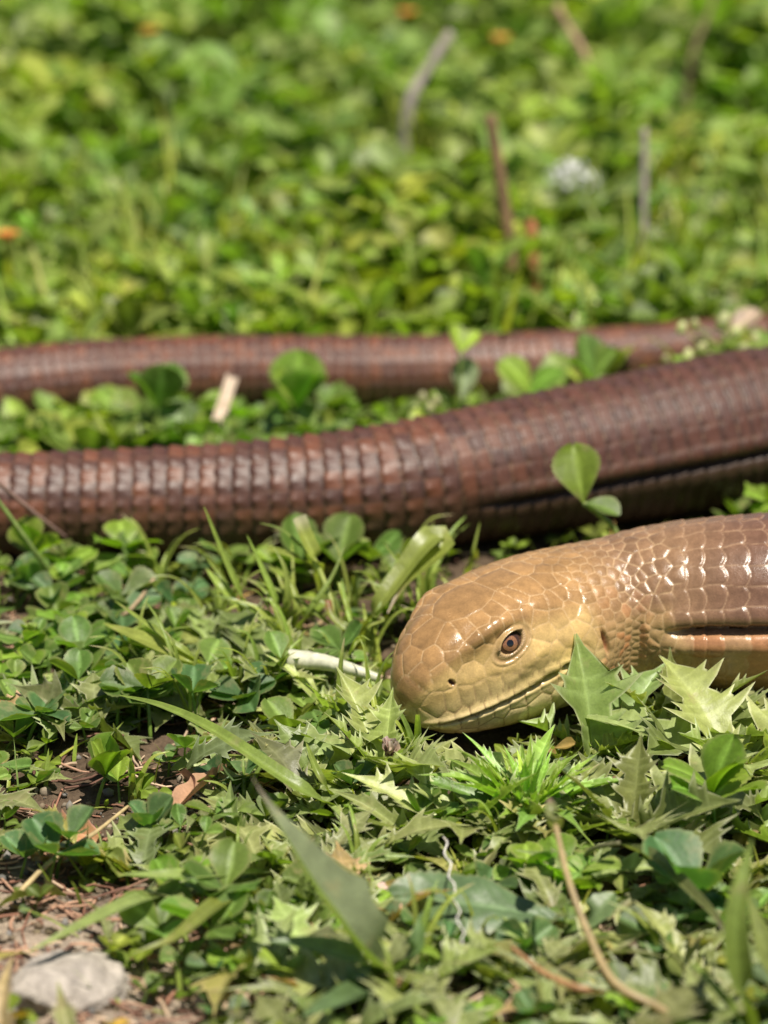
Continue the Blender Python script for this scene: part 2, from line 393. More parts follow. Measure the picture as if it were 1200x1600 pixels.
            mz = zrel - mouth_z(Sk); mon = sm(3.9, 3.6, Sk)
            on = mon * (np.abs(zrel) < 1.2)
            dh = dome - on * (0.20 * gs(mz, 0.032) - 0.050 * gs(mz - .10, .065) - .02 * gs(mz + .1, .06)) * sm(0.0, 0.1, Sk + .02)
            ch = mixc(ch, [.12, .065, .035], on * gs(mz, 0.026) * .95)
            # eye, nostril, ear on both sides
            for mir in (1, -1):
                def mirror(p0, vs):
                    if mir == 1: return p0, vs
                    ps = C[np.argmin(np.abs(s - 2.0))]; Ls = Lf[np.argmin(np.abs(s - 2.0))]
                    rf = lambda v: v - 2 * np.dot(v, Ls) * Ls
                    return ps + rf(p0 - ps), [rf(v) for v in vs]
                E0, (x1, x2, xn) = mirror(EYE, [e1, e2, en])
                R = P[:k] - E0; ax = (R * x1).sum(-1); bx = (R * x2).sum(-1); near = np.linalg.norm(R, axis=-1) < 1.3
                ca, sa = math.cos(-.30), math.sin(-.30); ax, bx = ax * ca - bx * sa, ax * sa + bx * ca
                bx = bx + 0.10 * (ax / .36) ** 2 * .36 * .4
                rho = np.sqrt((ax / .295) ** 2 + (bx / np.where(bx > 0, .175, .20)) ** 2); an = np.arctan2(bx / .22, ax / .315)
                kk = near * 1.0
                ring1 = gs(rho - 1.18, .14); bead = 0.5 + 0.5 * np.cos(an * 17 * 2)
                dh = np.where(near & (rho < 2.1), dh * sm(1.5, 2.1, rho), dh)
                dh = dh + kk * (-0.30 * sm(1.05, .86, rho) + 0.024 * ring1 * (0.5 + 0.9 * bead * (bx < .1)) + .09 * gs(rho - 1.22, .22) * sm(0, .12, bx) + (-0.030 * gs(rho - 1.62, .12) + 0.016 * gs(rho - 1.85, .1) - 0.02 * gs(rho - 2.05, .08)) * sm(.2, -.1, bx) - .03 * gs(rho - 1.75, .14) * sm(.05, .2, bx) * sm(.5, .0, np.abs(ax + .1)))
                dh = dh + kk * 0.09 * gs(bx - .62, .20) * gs(ax, .75) + kk * 0.05 * gs(bx + .66, .16) * gs(ax + .05, .6)
                lid = np.array([.40, .27, .12])
                ch = mixc(ch, lid, kk * sm(2.2, 1.7, rho) * .85)
                ch = mixc(ch, [.30, .17, .08], kk * 0.5 * gs(rho - 1.6, .10) * sm(.2, -.1, bx))
                ch = mixc(ch, [.52, .36, .21], kk * gs(rho - 1.2, .12) * bead * (bx < .12) * .9)
                ch = mixc(ch, [.16, .085, .05], kk * gs(rho - 1.2, .12) * (1 - bead) * (bx < .12) * .75)
                ch = mixc(ch, [.07, .035, .025], kk * sm(1.06, .98, rho))
                N0, (y1, y2, yn) = mirror(NOS, [n1_, n2_, nn_])
                R = P[:k] - N0; ax = (R * y1).sum(-1); bx = (R * y2).sum(-1); rr = np.sqrt((ax / .05) ** 2 + ((bx + .5 * ax) / .075) ** 2)
                dn = np.linalg.norm(R, axis=-1) < .5
                dh = dh + dn * (-0.14 * sm(1.4, .4, rr)); ch = mixc(ch, [.14, .06, .035], dn * sm(1.5, .8, rr))
                A0, (y1, y2, yn) = mirror(EAR, [r1_, r2_, rn_])
                R = P[:k] - A0; ax = (R * y1).sum(-1); bx = (R * y2).sum(-1); rr = np.sqrt(((ax + .25 * bx) / .055) ** 2 + (bx / .25) ** 2)
                dn = np.linalg.norm(R, axis=-1) < .8
                dh = dh + dn * (-0.16 * sm(1.9, .2, rr)); ch = mixc(ch, [.34, .12, .06], dn * sm(1.4, .7, rr) * .7)
            wob = 0.25 * np.sin(sdk * .09)
            t = sm(7.3, 7.7, Sk + wob + 0.9 * sm(20, 0, sdk) * 0)
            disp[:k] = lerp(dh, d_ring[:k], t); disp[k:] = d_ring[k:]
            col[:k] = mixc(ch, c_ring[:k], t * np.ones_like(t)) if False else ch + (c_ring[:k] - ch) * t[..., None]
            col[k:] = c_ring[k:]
        else:
            disp = d_ring; col = c_ring
        P = P + nor * disp[..., None]
        rough = 0.215 + .05 * sm(4.2, 5, S) - .03 * sm(6.8, 8, S) + 0.24 * sm(11, 18, S)
        return P, np.concatenate([col, rough[..., None]], -1)
    s_all_a = np.concatenate([[0.0008], s_a[1:]])
    # one continuous ring count along the pattern: the second stretch goes on from the first
    Pa, ca = sculpt(s_all_a, NA)
    Pb, cb = sculpt(np.concatenate([s_all_a[-1:], s_b]), NB)
    Pb, cb = Pb[1:], cb[1:]
    na, nb = len(Pa), len(Pb)
    V = np.concatenate([Pa.reshape(-1, 3), Pb.reshape(-1, 3)]); col = np.concatenate([ca.reshape(-1, 4), cb.reshape(-1, 4)])
    off = na * NA
    Fq = [grid_faces(na, NA, True), grid_faces(nb, NB, True, off)]
    j = np.arange(NB); fa = (na - 1) * NA; f0 = fa + 2 * j; f1 = f0 + 1; f2 = fa + (2 * j + 2) % NA; g0 = off + j; g1 = off + (j + 1) % NB
    tri = np.concatenate([np.stack([f0, f1, g0], -1), np.stack([f1, f2, g1], -1), np.stack([f1, g1, g0], -1)])
    V = np.concatenate([V, Pa[:1].mean(1), Pb[-1:].mean(1)]); col = np.concatenate([col, ca[0, :1], cb[-1, :1]])
    tip = len(V) - 2; j = np.arange(NA); tri = np.concatenate([tri, np.stack([np.full(NA, tip), (j + 1) % NA, j], -1)])
    j = np.arange(NB); e0 = off + (nb - 1) * NB; tri = np.concatenate([tri, np.stack([np.full(NB, tip + 1), e0 + j, e0 + (j + 1) % NB], -1)])
    base_pt = np.array([4.0, 67.0, 0.0])
    root = link('legless_lizard', None, loc=base_pt)
    root.empty_display_size = 0.02
    tag(root, 'glossy golden brown legless lizard with reddish scaly coils lying among clover and thistle', 'lizard')
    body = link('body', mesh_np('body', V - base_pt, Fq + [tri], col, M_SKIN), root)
    # eyes
    m_ball = plain('eyeball_brown', (.055, .026, .016), .15, (.7, 1.3), 900, 0, 0, .4, .4)
    m_iris = plain('iris_brown', (.24, .11, .055), .2, (.55, 1.45), 3500, 0, 0, .4, .4)
    m_pup = plain('pupil_black', (.004, .003, .003), .06, (1, 1), 900, 0, 0, .6, 1.0)
    def cap(R, ang0, ang1, nr=14, ns=40):
        al = np.radians(np.linspace(ang0, ang1, nr)); ph = np.linspace(0, 2 * np.pi, ns, endpoint=False)
        v = np.stack([np.sin(al)[:, None] * np.cos(ph) * R, np.sin(al)[:, None] * np.sin(ph) * R, np.repeat(np.cos(al)[:, None] * R, ns, 1)], -1)
        return v.reshape(-1, 3), grid_faces(nr, ns, True)
    mc = np.argmin(np.abs(s_d - 2.0)); 
    _, _, _, LfM, _ = frame(np.array([2.0])); Cm = frame(np.array([2.0]))[0][0]; Ls = LfM[0]
    rf = lambda v: v - 2 * np.dot(v, Ls) * Ls
    for mir in (1, -1):
        c = EYE - en * 0.335; g = nrm(en * 1.0 + np.array([-.05, -.35, .05]))
        if mir == -1: c = Cm + rf(c - Cm); g = rf(g)
        zq = Vector(g).to_track_quat('Z', 'Y').to_matrix(); Mz = np.array(zq)
        v, f = cap(.38, 0.1, 110, 20, 48); ball = link('eye', mesh_np('eye', v @ Mz.T + c - base_pt, f, None, m_ball), root)
        v, f = cap(.382, 11.5, 27, 8, 48); link('iris', mesh_np('iris', v @ Mz.T + c - base_pt, f, None, m_iris), ball)
        v, f = cap(.384, 0.1, 12, 8, 48); link('pupil', mesh_np('pupil', v @ Mz.T + c - base_pt, f, None, m_pup), ball)
    return D
SPINE = build_lizard()

# ------------------------------------------------------------------ ground
def ground_z(x, y):
    z = 0.16 * np.sin(x * .83 + 1.1) * np.sin(y * .61 + .4) + 0.10 * np.sin(x * 1.9 + y * .7) + 0.07 * np.sin(y * 2.3 - x * 1.1 + 2) + .05 * np.sin(x * 4.1 + 1.7 * y)
    return z * 0.8 - 0.18
def build_ground():
    def axis(fine0, fine1, step, far0, far1):
        a = np.arange(fine0, fine1, step); out = [a]
        k = 1.22; lo = [fine0]; d = step
        while lo[-1] > far0: d *= k; lo.append(lo[-1] - d)
        hi = [a[-1]]; d = step
        while hi[-1] < far1: d *= k; hi.append(hi[-1] + d)
        return np.concatenate([np.array(lo[1:])[::-1], a, np.array(hi[1:])])
    xs = axis(-16, 16, .085, -6000, 6000); ys = axis(48, 84, .085, -3000, 12000)
    X, Y = np.meshgrid(xs, ys); near = gs(np.hypot(X, Y - 75), 160)
    Z = ground_z(X, Y) * near
    r = np.random.default_rng(3)
    # clods: bumps of several sizes
    m = near > .75
    for f, a in ((3.1, .05), (5.7, .04), (9.3, .025), (15., .018)):
        p = r.uniform(0, 6, 6)
        w = np.abs(np.sin(X * f + 1.3 * np.sin(Y * f * .7 + p[0]) + p[1]) * np.sin(Y * f * .93 + 1.2 * np.sin(X * f * .8 + p[2]) + p[3]))
        Z += a * (1 - w) ** 1.5 * near - a * .4
    Z += r.normal(size=Z.shape) * .012 * near
    m_, nt, b = new_mat('dry_soil')
    tc = node(nt, 'ShaderNodeTexCoord'); n1 = noise(nt, 45, 6, .7, tc.outputs['Object']); n2 = noise(nt, 900, 5, .7, tc.outputs['Object'])
    cr = node(nt, 'ShaderNodeValToRGB'); cr.color_ramp.elements[0].position = .32; cr.color_ramp.elements[1].position = .68
    cr.color_ramp.elements[0].color = (.20, .15, .11, 1); cr.color_ramp.elements[1].color = (.50, .41, .32, 1)
    nt.links.new(n1.outputs['Fac'], cr.inputs[0])
    # soil darkened under the turf to deepen the shade there, pale dry earth in the open patch by the stone
    cr2 = node(nt, 'ShaderNodeValToRGB'); cr2.color_ramp.elements[0].position = .32; cr2.color_ramp.elements[1].position = .70
    cr2.color_ramp.elements[0].color = (.050, .034, .022, 1); cr2.color_ramp.elements[1].color = (.17, .12, .080, 1); nt.links.new(n1.outputs['Fac'], cr2.inputs[0])
    pc = at(40, 1560); vs = node(nt, 'ShaderNodeVectorMath'); vs.operation = 'DISTANCE'; vs.inputs[1].default_value = (float(pc[0]) * CM, float(pc[1]) * CM, 0); nt.links.new(tc.outputs['Object'], vs.inputs[0])
    ns = noise(nt, 60, 4, .6, tc.outputs['Object']); ad = node(nt, 'ShaderNodeMath'); ad.operation = 'MULTIPLY_ADD'; ad.inputs[1].default_value = .03; nt.links.new(ns.outputs['Fac'], ad.inputs[0]); nt.links.new(vs.outputs['Value'], ad.inputs[2])
    mk = node(nt, 'ShaderNodeMapRange'); mk.inputs['From Min'].default_value = .055; mk.inputs['From Max'].default_value = .078; nt.links.new(ad.outputs[0], mk.inputs['Value'])
    mxs = node(nt, 'ShaderNodeMix'); mxs.data_type = 'RGBA'; nt.links.new(mk.outputs[0], mxs.inputs[0]); nt.links.new(cr.outputs[0], mxs.inputs[6]); nt.links.new(cr2.outputs[0], mxs.inputs[7])
    nt.links.new(varied(nt, mxs.outputs[2], n2.outputs['Fac'], .6, 1.35), b.inputs['Base Color'])
    b.inputs['Roughness'].default_value = .95; b.inputs['Specular IOR Level'].default_value = .15
    bump(nt, b, n2.outputs['Fac'], .8, .0012)
    V = np.stack([X, Y, Z], -1).reshape(-1, 3)
    g = link('ground', mesh_np('ground', V, grid_faces(len(ys), len(xs)), None, m_)); g['kind'] = 'structure'
build_ground()

# where nothing may grow: inside the lizard, and the bare patches of soil
SP = SPINE[::2]
def in_lizard(p, pad=0.0):
    d = np.linalg.norm(SP[:, :3] - p, axis=1) - SP[:, 3]
    return d.min() < pad
def in_lizard_many(P, pad=0.0):
    out = np.zeros(len(P), bool)
    for c in range(0, len(P), 4000):
        q = P[c:c + 4000]
        d = np.sqrt(((q[:, None, :] - SP[None, :, :3]) ** 2).sum(-1)) - SP[None, :, 3]
        out[c:c + 4000] = d.min(1) < pad
    return out
def to_px(P):
    P = np.atleast_2d(P); R = P - np.array([0, 0, CAM_H]); dep = R @ FWD
    return 600 + R[:, 0] / dep * FPX, 800 - (R @ UPV) / dep * FPX
def hides_head(v):
    """would this growth stand between the viewer in the photograph and the face, where the photograph shows none"""
    v = np.atleast_2d(v); px, py = to_px(v)
    return (((px - 768) / 152) ** 2 + ((py - 1035) / 122) ** 2 < 1) & (v[:, 1] < 68)
BARE = [(30, 1540, 190, 150), (20, 1480, 160, 90), (150, 1600, 260, 80), (110, 1440, 130, 80), (120, 1290, 170, 50), (250, 1445, 110, 60), (60, 1380, 100, 40), (330, 1340, 70, 30), (180, 1200, 70, 25), (300, 1250, 110, 45), (350, 1190, 60, 30), (80, 1260, 90, 30), (1010, 1225, 75, 30), (640, 1470, 60, 40),
        (1020, 1440, 70, 50), (330, 1420, 60, 40), (700, 1560, 90, 40), (980, 1470, 60, 40), (420, 960, 55, 22), (60, 1010, 60, 18), (330, 1100, 50, 18)]
def bare(px, py):
    return max(math.exp(-((px - a) / w) ** 2 - ((py - b) / h) ** 2) for a, b, w, h in BARE)

# ------------------------------------------------------------------ leaf materials
def leaf_material(name, rough=.45, trans=.36, tcol=(1.35, 1.55, .45), spec=.42, bscale=900):
    m, nt, b = new_mat(name)
    tc = node(nt, 'ShaderNodeTexCoord'); a = node(nt, 'ShaderNodeAttribute'); a.attribute_name = 'Col'
    oi = node(nt, 'ShaderNodeObjectInfo')
    n1 = noise(nt, bscale * .35, 4, .6, tc.outputs['Object']); n2 = noise(nt, bscale * 2.2, 3, .6, tc.outputs['Object'])
    c = varied(nt, a.outputs['Color'], n1.outputs['Fac'], .80, 1.2)
    c = varied(nt, c, n2.outputs['Fac'], .9, 1.1)
    # dry brown flecks and dusty patches
    n3 = noise(nt, bscale * .18, 3, .55, tc.outputs['Object']); fm = node(nt, 'ShaderNodeMapRange'); fm.inputs['From Min'].default_value = .60; fm.inputs['From Max'].default_value = .72; fm.inputs['To Max'].default_value = .5
    nt.links.new(n3.outputs['Fac'], fm.inputs['Value'])
    mf = node(nt, 'ShaderNodeMix'); mf.data_type = 'RGBA'; mf.inputs[7].default_value = (.33, .27, .14, 1); nt.links.new(fm.outputs[0], mf.inputs[0]); nt.links.new(c, mf.inputs[6]); c = mf.outputs[2]
    hs = node(nt, 'ShaderNodeHueSaturation'); 
    mr = node(nt, 'ShaderNodeMapRange'); mr.inputs['To Min'].default_value = .475; mr.inputs['To Max'].default_value = .515
    mv = node(nt, 'ShaderNodeMapRange'); mv.inputs['To Min'].default_value = .75; mv.inputs['To Max'].default_value = 1.3
    nt.links.new(oi.outputs['Random'], mr.inputs['Value']); nt.links.new(mr.outputs[0], hs.inputs['Hue'])
    wn_ = node(nt, 'ShaderNodeTexWhiteNoise'); wn_.noise_dimensions = '1D'
    nt.links.new(oi.outputs['Random'], wn_.inputs['W']); nt.links.new(wn_.outputs['Value'], mv.inputs['Value']); nt.links.new(mv.outputs[0], hs.inputs['Value'])
    nt.links.new(c, hs.inputs['Color']); c = hs.outputs[0]
    nt.links.new(c, b.inputs['Base Color'])
    b.inputs['Roughness'].default_value = rough; b.inputs['Specular IOR Level'].default_value = spec
    bp = bump(nt, b, n1.outputs['Fac'], .35, .0006)
    tr = node(nt, 'ShaderNodeBsdfTranslucent')
    mx = node(nt, 'ShaderNodeMix'); mx.data_type = 'RGBA'; mx.blend_type = 'MULTIPLY'; mx.inputs[0].default_value = 1; mx.inputs[7].default_value = (*tcol, 1)
    nt.links.new(c, mx.inputs[6]); nt.links.new(mx.outputs[2], tr.inputs['Color'])
    ms = node(nt, 'ShaderNodeMixShader'); ms.inputs[0].default_value = trans
    out = nt.nodes['Material Output']
    nt.links.new(b.outputs[0], ms.inputs[1]); nt.links.new(tr.outputs[0], ms.inputs[2]); nt.links.new(ms.outputs[0], out.inputs['Surface'])
    return m
M_LEAF = leaf_material('clover_leaf', .46, .36, (1.45, 1.75, .38), .34)
M_THIS = leaf_material('thistle_leaf', .42, .28, (1.35, 1.65, .42), .42)
M_GRASS = leaf_material('grass_blade', .38, .38, (1.4, 1.5, .5), .5)
M_DRY = leaf_material('dry_plant', .7, .18, (1.1, 1.0, .8), .25)
CLOV = np.array([.118, .195, .036]); CLOV_Y = np.array([.155, .270, .028]); THIS = np.array([.215, .260, .088]); GRAS = np.array([.245, .320, .062]); DRY = np.array([.42, .31, .19])
PALE = np.array([.50, .52, .31])

# ------------------------------------------------------------------ leaf shapes (base at 0, along +Y, face up +Z)
def clover_leaflet(L, W, nl, nw, fold, cup, arch, teeth, seed, base=CLOV):
    r = np.random.default_rng(seed)
    t = np.linspace(0, 1, nl + 1); q = np.linspace(-1, 1, 2 * nw + 1)
    w = W * np.power(np.clip(np.sin(np.pi * np.power(t, 1.35)), 0, 1), .62) * (0.62 + .55 * t)
    w[0] = W * .05; w[-1] = W * .10
    T, Qq = np.meshgrid(t, q, indexing='ij')
    y = L * T + L * 0.05 * np.abs(Qq) * sm(.75, 1, T) - .0
    x = w[:, None] * Qq
    if teeth: x = x * (1 + teeth * np.where(np.abs(Qq) > .99, np.where(np.arange(nl + 1)[:, None] % 2 == 0, 1, -1), 0) * sm(.3, .5, T))
    ax = np.abs(x)
    z = ax * math.tan(fold) + cup * (x / W) ** 2 * W + arch * L * (T * (1 - T)) * 1.0 - arch * L * .35 * T**2 + .012 * L * np.sin(T * 9 + seed) * np.abs(Qq) + r.normal() * .05 * L * T * Qq
    # pressed-in side veins
    z = z + .008 * L * np.abs(np.sin((T * 9 - np.abs(Qq) * 1.6) * np.pi)) * (np.abs(Qq) > .05) * (nw > 2)
    V = np.stack([x, y, z], -1)
    c = np.broadcast_to(base * r.uniform(.85, 1.15), V.shape).copy()
    c = mixc(c, base * 1.9 + .04, .75 * gs(Qq, .5 / max(nw, 1) * .6 + .02))
    c = mixc(c, base * 1.5 + .01, .22 * gs(np.sin((T * 9 - np.abs(Qq) * 1.6) * np.pi), .25) * (nw > 2))
    c = mixc(c, [.30, .30, .13], .5 * sm(.9, 1.0, np.abs(Qq)) * (nw > 2))
    return V.reshape(-1, 3), grid_faces(nl + 1, 2 * nw + 1), c.reshape(-1, 3)

def spiny_leaf(L, W, lobes, seed, fold=.35, arch=.25, undul=.35, narrow=False, base=THIS):
    """a lobed leaf with spines on the lobes: strips from the midrib to a jagged edge"""
    r = np.random.default_rng(seed)
    rows = []                                   # (y on the rib, y of the edge, half width, lift, spine)
    prof = lambda t: (math.sin(math.pi * min(1, t ** .8)) ** .7 if not narrow else (1 - t) ** .75 * min(1, (t + .12) / .3)) 
    sides = []
    for sgn in (-1, 1):
        rows = [(0, 0, .10 * W, 0, 0)]
        for i in range(lobes):
            t0 = (i + .30 + r.uniform(-.08, .08)) / (lobes + .7); w = W * prof(t0 + .06) * r.uniform(.8, 1.15)
            dt = .8 / (lobes + .7)
            up = undul * r.uniform(-.3, 1.0)
            rows += [(t0, t0, w * (.42 if not narrow else .70), -.2 * up * .4, 0),
                     (t0 + dt * .18, t0 + dt * .28, w * .74, up * .5, 0),
                     (t0 + dt * .30, t0 + dt * .62 + .03, w * 1.12, up, 1),
                     (t0 + dt * .44, t0 + dt * .56, w * .66, up * .35, 0),
                     (t0 + dt * .60, t0 + dt * .72, w * (.62 if not narrow else .7), up * .2, 0),
                     (t0 + dt * .68, t0 + dt * .92 + .015, w * .78, up * .6, .7),
                     (t0 + dt * .80, t0 + dt * .84, w * .5, 0, 0)]
        rows += [(.93, .93, W * .10, 0, 0), (1.0, 1.06, W * .012, 0, 1)]
        sides.append(rows)
    Vs = []; cs = []; Fs = []; off = 0
    cols = np.array([0, .10, .45, .86, 1.0])
    for sgn, rows in zip((-1, 1), sides):
        R = np.array(rows); n = len(R)
        yr = np.maximum.accumulate(np.clip(R[:, 0], 0, 1)); ye = R[:, 1]
        y = yr[:, None] + (ye - yr)[:, None] * cols[None] ** 1.2
        x = R[:, 2][:, None] * cols[None]
        z = x * math.tan(fold) + R[:, 3][:, None] * W * cols[None] ** 1.8 * .8
        z = z + arch * L * (y - y ** 2) * 1.2 - arch * .5 * L * y ** 2
        z = z - .03 * W * gs(cols[None] - .1, .12)
        V = np.stack([sgn * x, y * L, z], -1)
        c = np.broadcast_to(base * r.uniform(.9, 1.1), V.shape).copy()
        c = mixc(c, base * 1.35 + .05, np.broadcast_to(np.array([.9, .35, 0, 0, 0]), V.shape[:2]))
        c = mixc(c, base * 1.35 + .045, np.where(R[:, 4] > .4, 1.0, 0)[:, None] * np.array([.5, .6, .5, .3, 0])[None])
        spine = np.zeros(V.shape[:2]); spine[:, 4] = .80; spine[:, 3] = R[:, 4] * .35
        c = mixc(c, PALE, spine)
        Vs.append(V.reshape(-1, 3)); cs.append(c.reshape(-1, 3)); f = grid_faces(n, 5, False, off); Fs.append(f if sgn > 0 else f[:, ::-1]); off += n * 5
    return np.concatenate(Vs), np.concatenate(Fs), np.concatenate(cs)

def ribbon(path, width, fold=.35, base=GRAS, nl=22, prof=None, tipcol=None, up=(0, -.25, 1), twist=0.0, stripes=.18, seed=0, thick=1.0, nw=3, halfcol=None):
    """a blade along a path of points (cm): V-folded strip that tapers to its tip"""
    P = catmull(np.c_[np.asarray(path, float), np.zeros(len(path))], 12)[:, :3]
    d = np.concatenate([[0], np.cumsum(np.linalg.norm(np.diff(P, axis=0), axis=1))]); L = d[-1]
    t = np.linspace(0, 1, nl + 1); C = np.stack([np.interp(t * L, d, P[:, k]) for k in range(3)], -1)
    T = nrm(np.gradient(C, axis=0)); upv = np.array(up, float)
    S = nrm(np.cross(T, upv)); Nn = nrm(np.cross(S, T))
    if np.ndim(twist) or twist:
        a = twist * t; S, Nn = S * np.cos(a)[:, None] + Nn * np.sin(a)[:, None], Nn * np.cos(a)[:, None] - S * np.sin(a)[:, None]
    w = width * (prof(t) if prof else np.power(np.clip(1 - t, 0, 1), .55) * np.minimum(1, .55 + t * 2.2)); w = np.maximum(w, width * .02)
    q = np.linspace(-1, 1, 2 * nw + 1)
    V = C[:, None] + S[:, None] * (w[:, None] * q * math.cos(fold))[..., None] + Nn[:, None] * (w[:, None] * np.abs(q) * math.sin(fold))[..., None]
    r = np.random.default_rng(seed)
    Tt, Q2 = np.meshgrid(t, q, indexing='ij')
    c = np.broadcast_to(np.asarray(base) * r.uniform(.92, 1.08), V.shape).copy()
    c = mixc(c, np.asarray(base) * 1.45 + .03, stripes * 2 * gs(Q2, .12) + stripes * .8 * sm(.85, 1, np.abs(Q2)))
    if halfcol is not None: c = mixc(c, halfcol, .9 * (Q2 > .1))
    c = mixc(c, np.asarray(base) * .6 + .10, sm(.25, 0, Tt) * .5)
    if tipcol is not None: c = mixc(c, tipcol, sm(.80, .98, Tt))
    return V.reshape(-1, 3), grid_faces(nl + 1, 2 * nw + 1), c.reshape(-1, 3)

def tube(path, r0, r1, base, ns=8, nl=18, seed=0, bumpy=0.0, cap=True):
    P = catmull(np.c_[np.asarray(path, float), np.zeros(len(path))], 12)[:, :3]
    d = np.concatenate([[0], np.cumsum(np.linalg.norm(np.diff(P, axis=0), axis=1))])
    t = np.linspace(0, 1, nl + 1); C = np.stack([np.interp(t * d[-1], d, P[:, k]) for k in range(3)], -1)
    T = nrm(np.gradient(C, axis=0)); a = np.array([.31, .22, .92]) if abs(T[0, 2]) < .9 else np.array([1., 0, 0])
    S = nrm(np.cross(T, a)); N = np.cross(S, T)
    ph = np.linspace(0, 2 * np.pi, ns, endpoint=False); rr = (r0 + (r1 - r0) * t)[:, None] * np.ones(ns)
    r = np.random.default_rng(seed)
    if bumpy: rr = rr * (1 + bumpy * r.normal(size=rr.shape))
    V = C[:, None] + S[:, None] * (rr * np.cos(ph))[..., None] + N[:, None] * (rr * np.sin(ph))[..., None]
    c = np.broadcast_to(np.asarray(base), V.shape).copy() * r.uniform(.85, 1.15, (nl + 1, 1, 1))
    V = V.reshape(-1, 3); c = c.reshape(-1, 3); F = [grid_faces(nl + 1, ns, True)]
    if cap:
        V = np.concatenate([V, C[:1], C[-1:]]); c = np.concatenate([c, c[:1], c[-1:]]); n = len(V); j = np.arange(ns)
        F.append(np.concatenate([np.stack([np.full(ns, n - 2), (j + 1) % ns, j], -1), np.stack([np.full(ns, n - 1), nl * ns + j, nl * ns + (j + 1) % ns], -1)]))
    return V, F, c

def rot(az, pitch, roll=0.0):
    """leaf frame: +Y turned to azimuth az (0 = +Y, clockwise to +X), lifted by pitch"""
    ca, sa = math.cos(az), math.sin(az); cp, sp = math.cos(pitch), math.sin(pitch); cr, sr = math.cos(roll), math.sin(roll)
    Rz = np.array([[ca, sa, 0], [-sa, ca, 0], [0, 0, 1]]); Rx = np.array([[1, 0, 0], [0, cp, -sp], [0, sp, cp]]); Ry = np.array([[cr, 0, sr], [0, 1, 0], [-sr, 0, cr]])
    return Rz @ Rx @ Ry
def mat4(R, loc, sc=1.0):
    M = Matrix(((R * sc)).tolist()).to_4x4(); M.translation = Vector([float(c) * CM for c in loc]); return M

# ------------------------------------------------------------------ clover plants
LEAFLETS = []
for k in range(10):
    r = np.random.default_rng(100 + k)
    bc = [CLOV, CLOV * 1.25, np.array([.075, .15, .048]), CLOV_Y, CLOV * .8][k % 5]
    v, f, c = clover_leaflet(1.0, .46 + .05 * r.normal(), 20, 4, r.uniform(.1, .7), r.uniform(-.3, .2), r.uniform(-.25, .3), .035, 100 + k, bc)
    LEAFLETS.append(mesh_np('leaflet', v, f, c, M_LEAF))
STEM_ME = []
for k in range(6):                                  # petioles: unit height, some lean; scaled with the leaf
    r = np.random.default_rng(200 + k); lx, ly = r.normal(size=2) * .22
    v, f, c = tube([(0, 0, -.1), (lx * .25, ly * .25, .35), (lx * .7, ly * .7, .75), (lx, ly, 1.0)], .055, .038, CLOV_Y * 1.1 + .03, 6, 8, k)
    STEM_ME.append((mesh_np('petiole', v, f, c, M_GRASS), np.array([lx, ly, 1.0])))

CLOVER_LOOK = ['mid green', 'fresh green', 'dark blue green', 'yellow green', 'deep green']
def clover_plant(loc, leaves, label, group, name='clover_plant', mesh_pick=None):
    """leaves: list of (dx, dy, height, size, azimuth, tilt)"""
    root = link(name, None, loc=loc); root.empty_display_size = .005
    tag(root, label, 'clover', group)
    for (dx, dy, h, size, az, tilt) in leaves:
        k = random.randrange(len(STEM_ME)); me, top = STEM_ME[k]
        st = link('petiole', me, root); thick = max(.55, min(1.0, size))
        st.matrix_local = Matrix.Translation(Vector((dx * CM, dy * CM, 0))) @ Matrix.Diagonal((thick, thick, h, 1))
        tip = np.array([dx + top[0] * thick, dy + top[1] * thick, h])
        base_k = random.randrange(10) if mesh_pick is None else mesh_pick
        for j, da in enumerate((0, 2.05, -2.05)):
            o = link('leaflet', LEAFLETS[(base_k + random.choice((0, 0, 5))) % 10], root)
            pit = tilt + random.gauss(.25, .22); s = size * random.uniform(.88, 1.1) * (1.05 if j == 0 else .95)
            o.matrix_local = mat4(rot(az + da + random.gauss(0, .15), pit, random.gauss(0, .25)), tip, s)
    return root

placed = []
def scatter_clover(n, region, hr, sr, where, group, per=(1, 3), dens=None, pad=.15, seedv=1, mind=.5):
    r = np.random.default_rng(seedv); made = 0; tries = 0
    while made < n and tries < n * 30:
        tries += 1
        px = r.uniform(region[0], region[1]); py = r.uniform(region[2], region[3]); p = at(px, py, 0)
        if dens and r.uniform() > dens(px, py): continue
        if any(np.hypot(p[0] - q[0], p[1] - q[1]) < mind for q in placed): continue
        if in_lizard(np.array([p[0], p[1], .3]), .15): continue
        lv = []
        for k in range(int(r.integers(per[0], per[1] + 1))):
            dx, dy = r.normal(size=2) * .45; h = r.uniform(*hr); sz = r.uniform(*sr)
            if in_lizard(np.array([p[0] + dx, p[1] + dy, h]), .35 + sz * .55) or hides_head(np.array([p[0] + dx, p[1] + dy, h + .4 * sz])).any(): continue
            lv.append((dx, dy, h, sz, r.uniform(0, 6.28), r.normal() * .2))
        if not lv: continue
        mp = int(r.integers(0, 5)); big = 'broad' if np.mean([l[3] for l in lv]) > np.mean(sr) else 'small'
        label = '%s clover with %s %s %s %s' % (CLOVER_LOOK[mp], ('one', 'two', 'three', 'four')[len(lv) - 1], big, 'leaf' if len(lv) == 1 else 'leaves', where)
        clover_plant((p[0], p[1], float(ground_z(p[0], p[1]))), lv, label, group, mesh_pick=mp); placed.append(p); made += 1
    return made

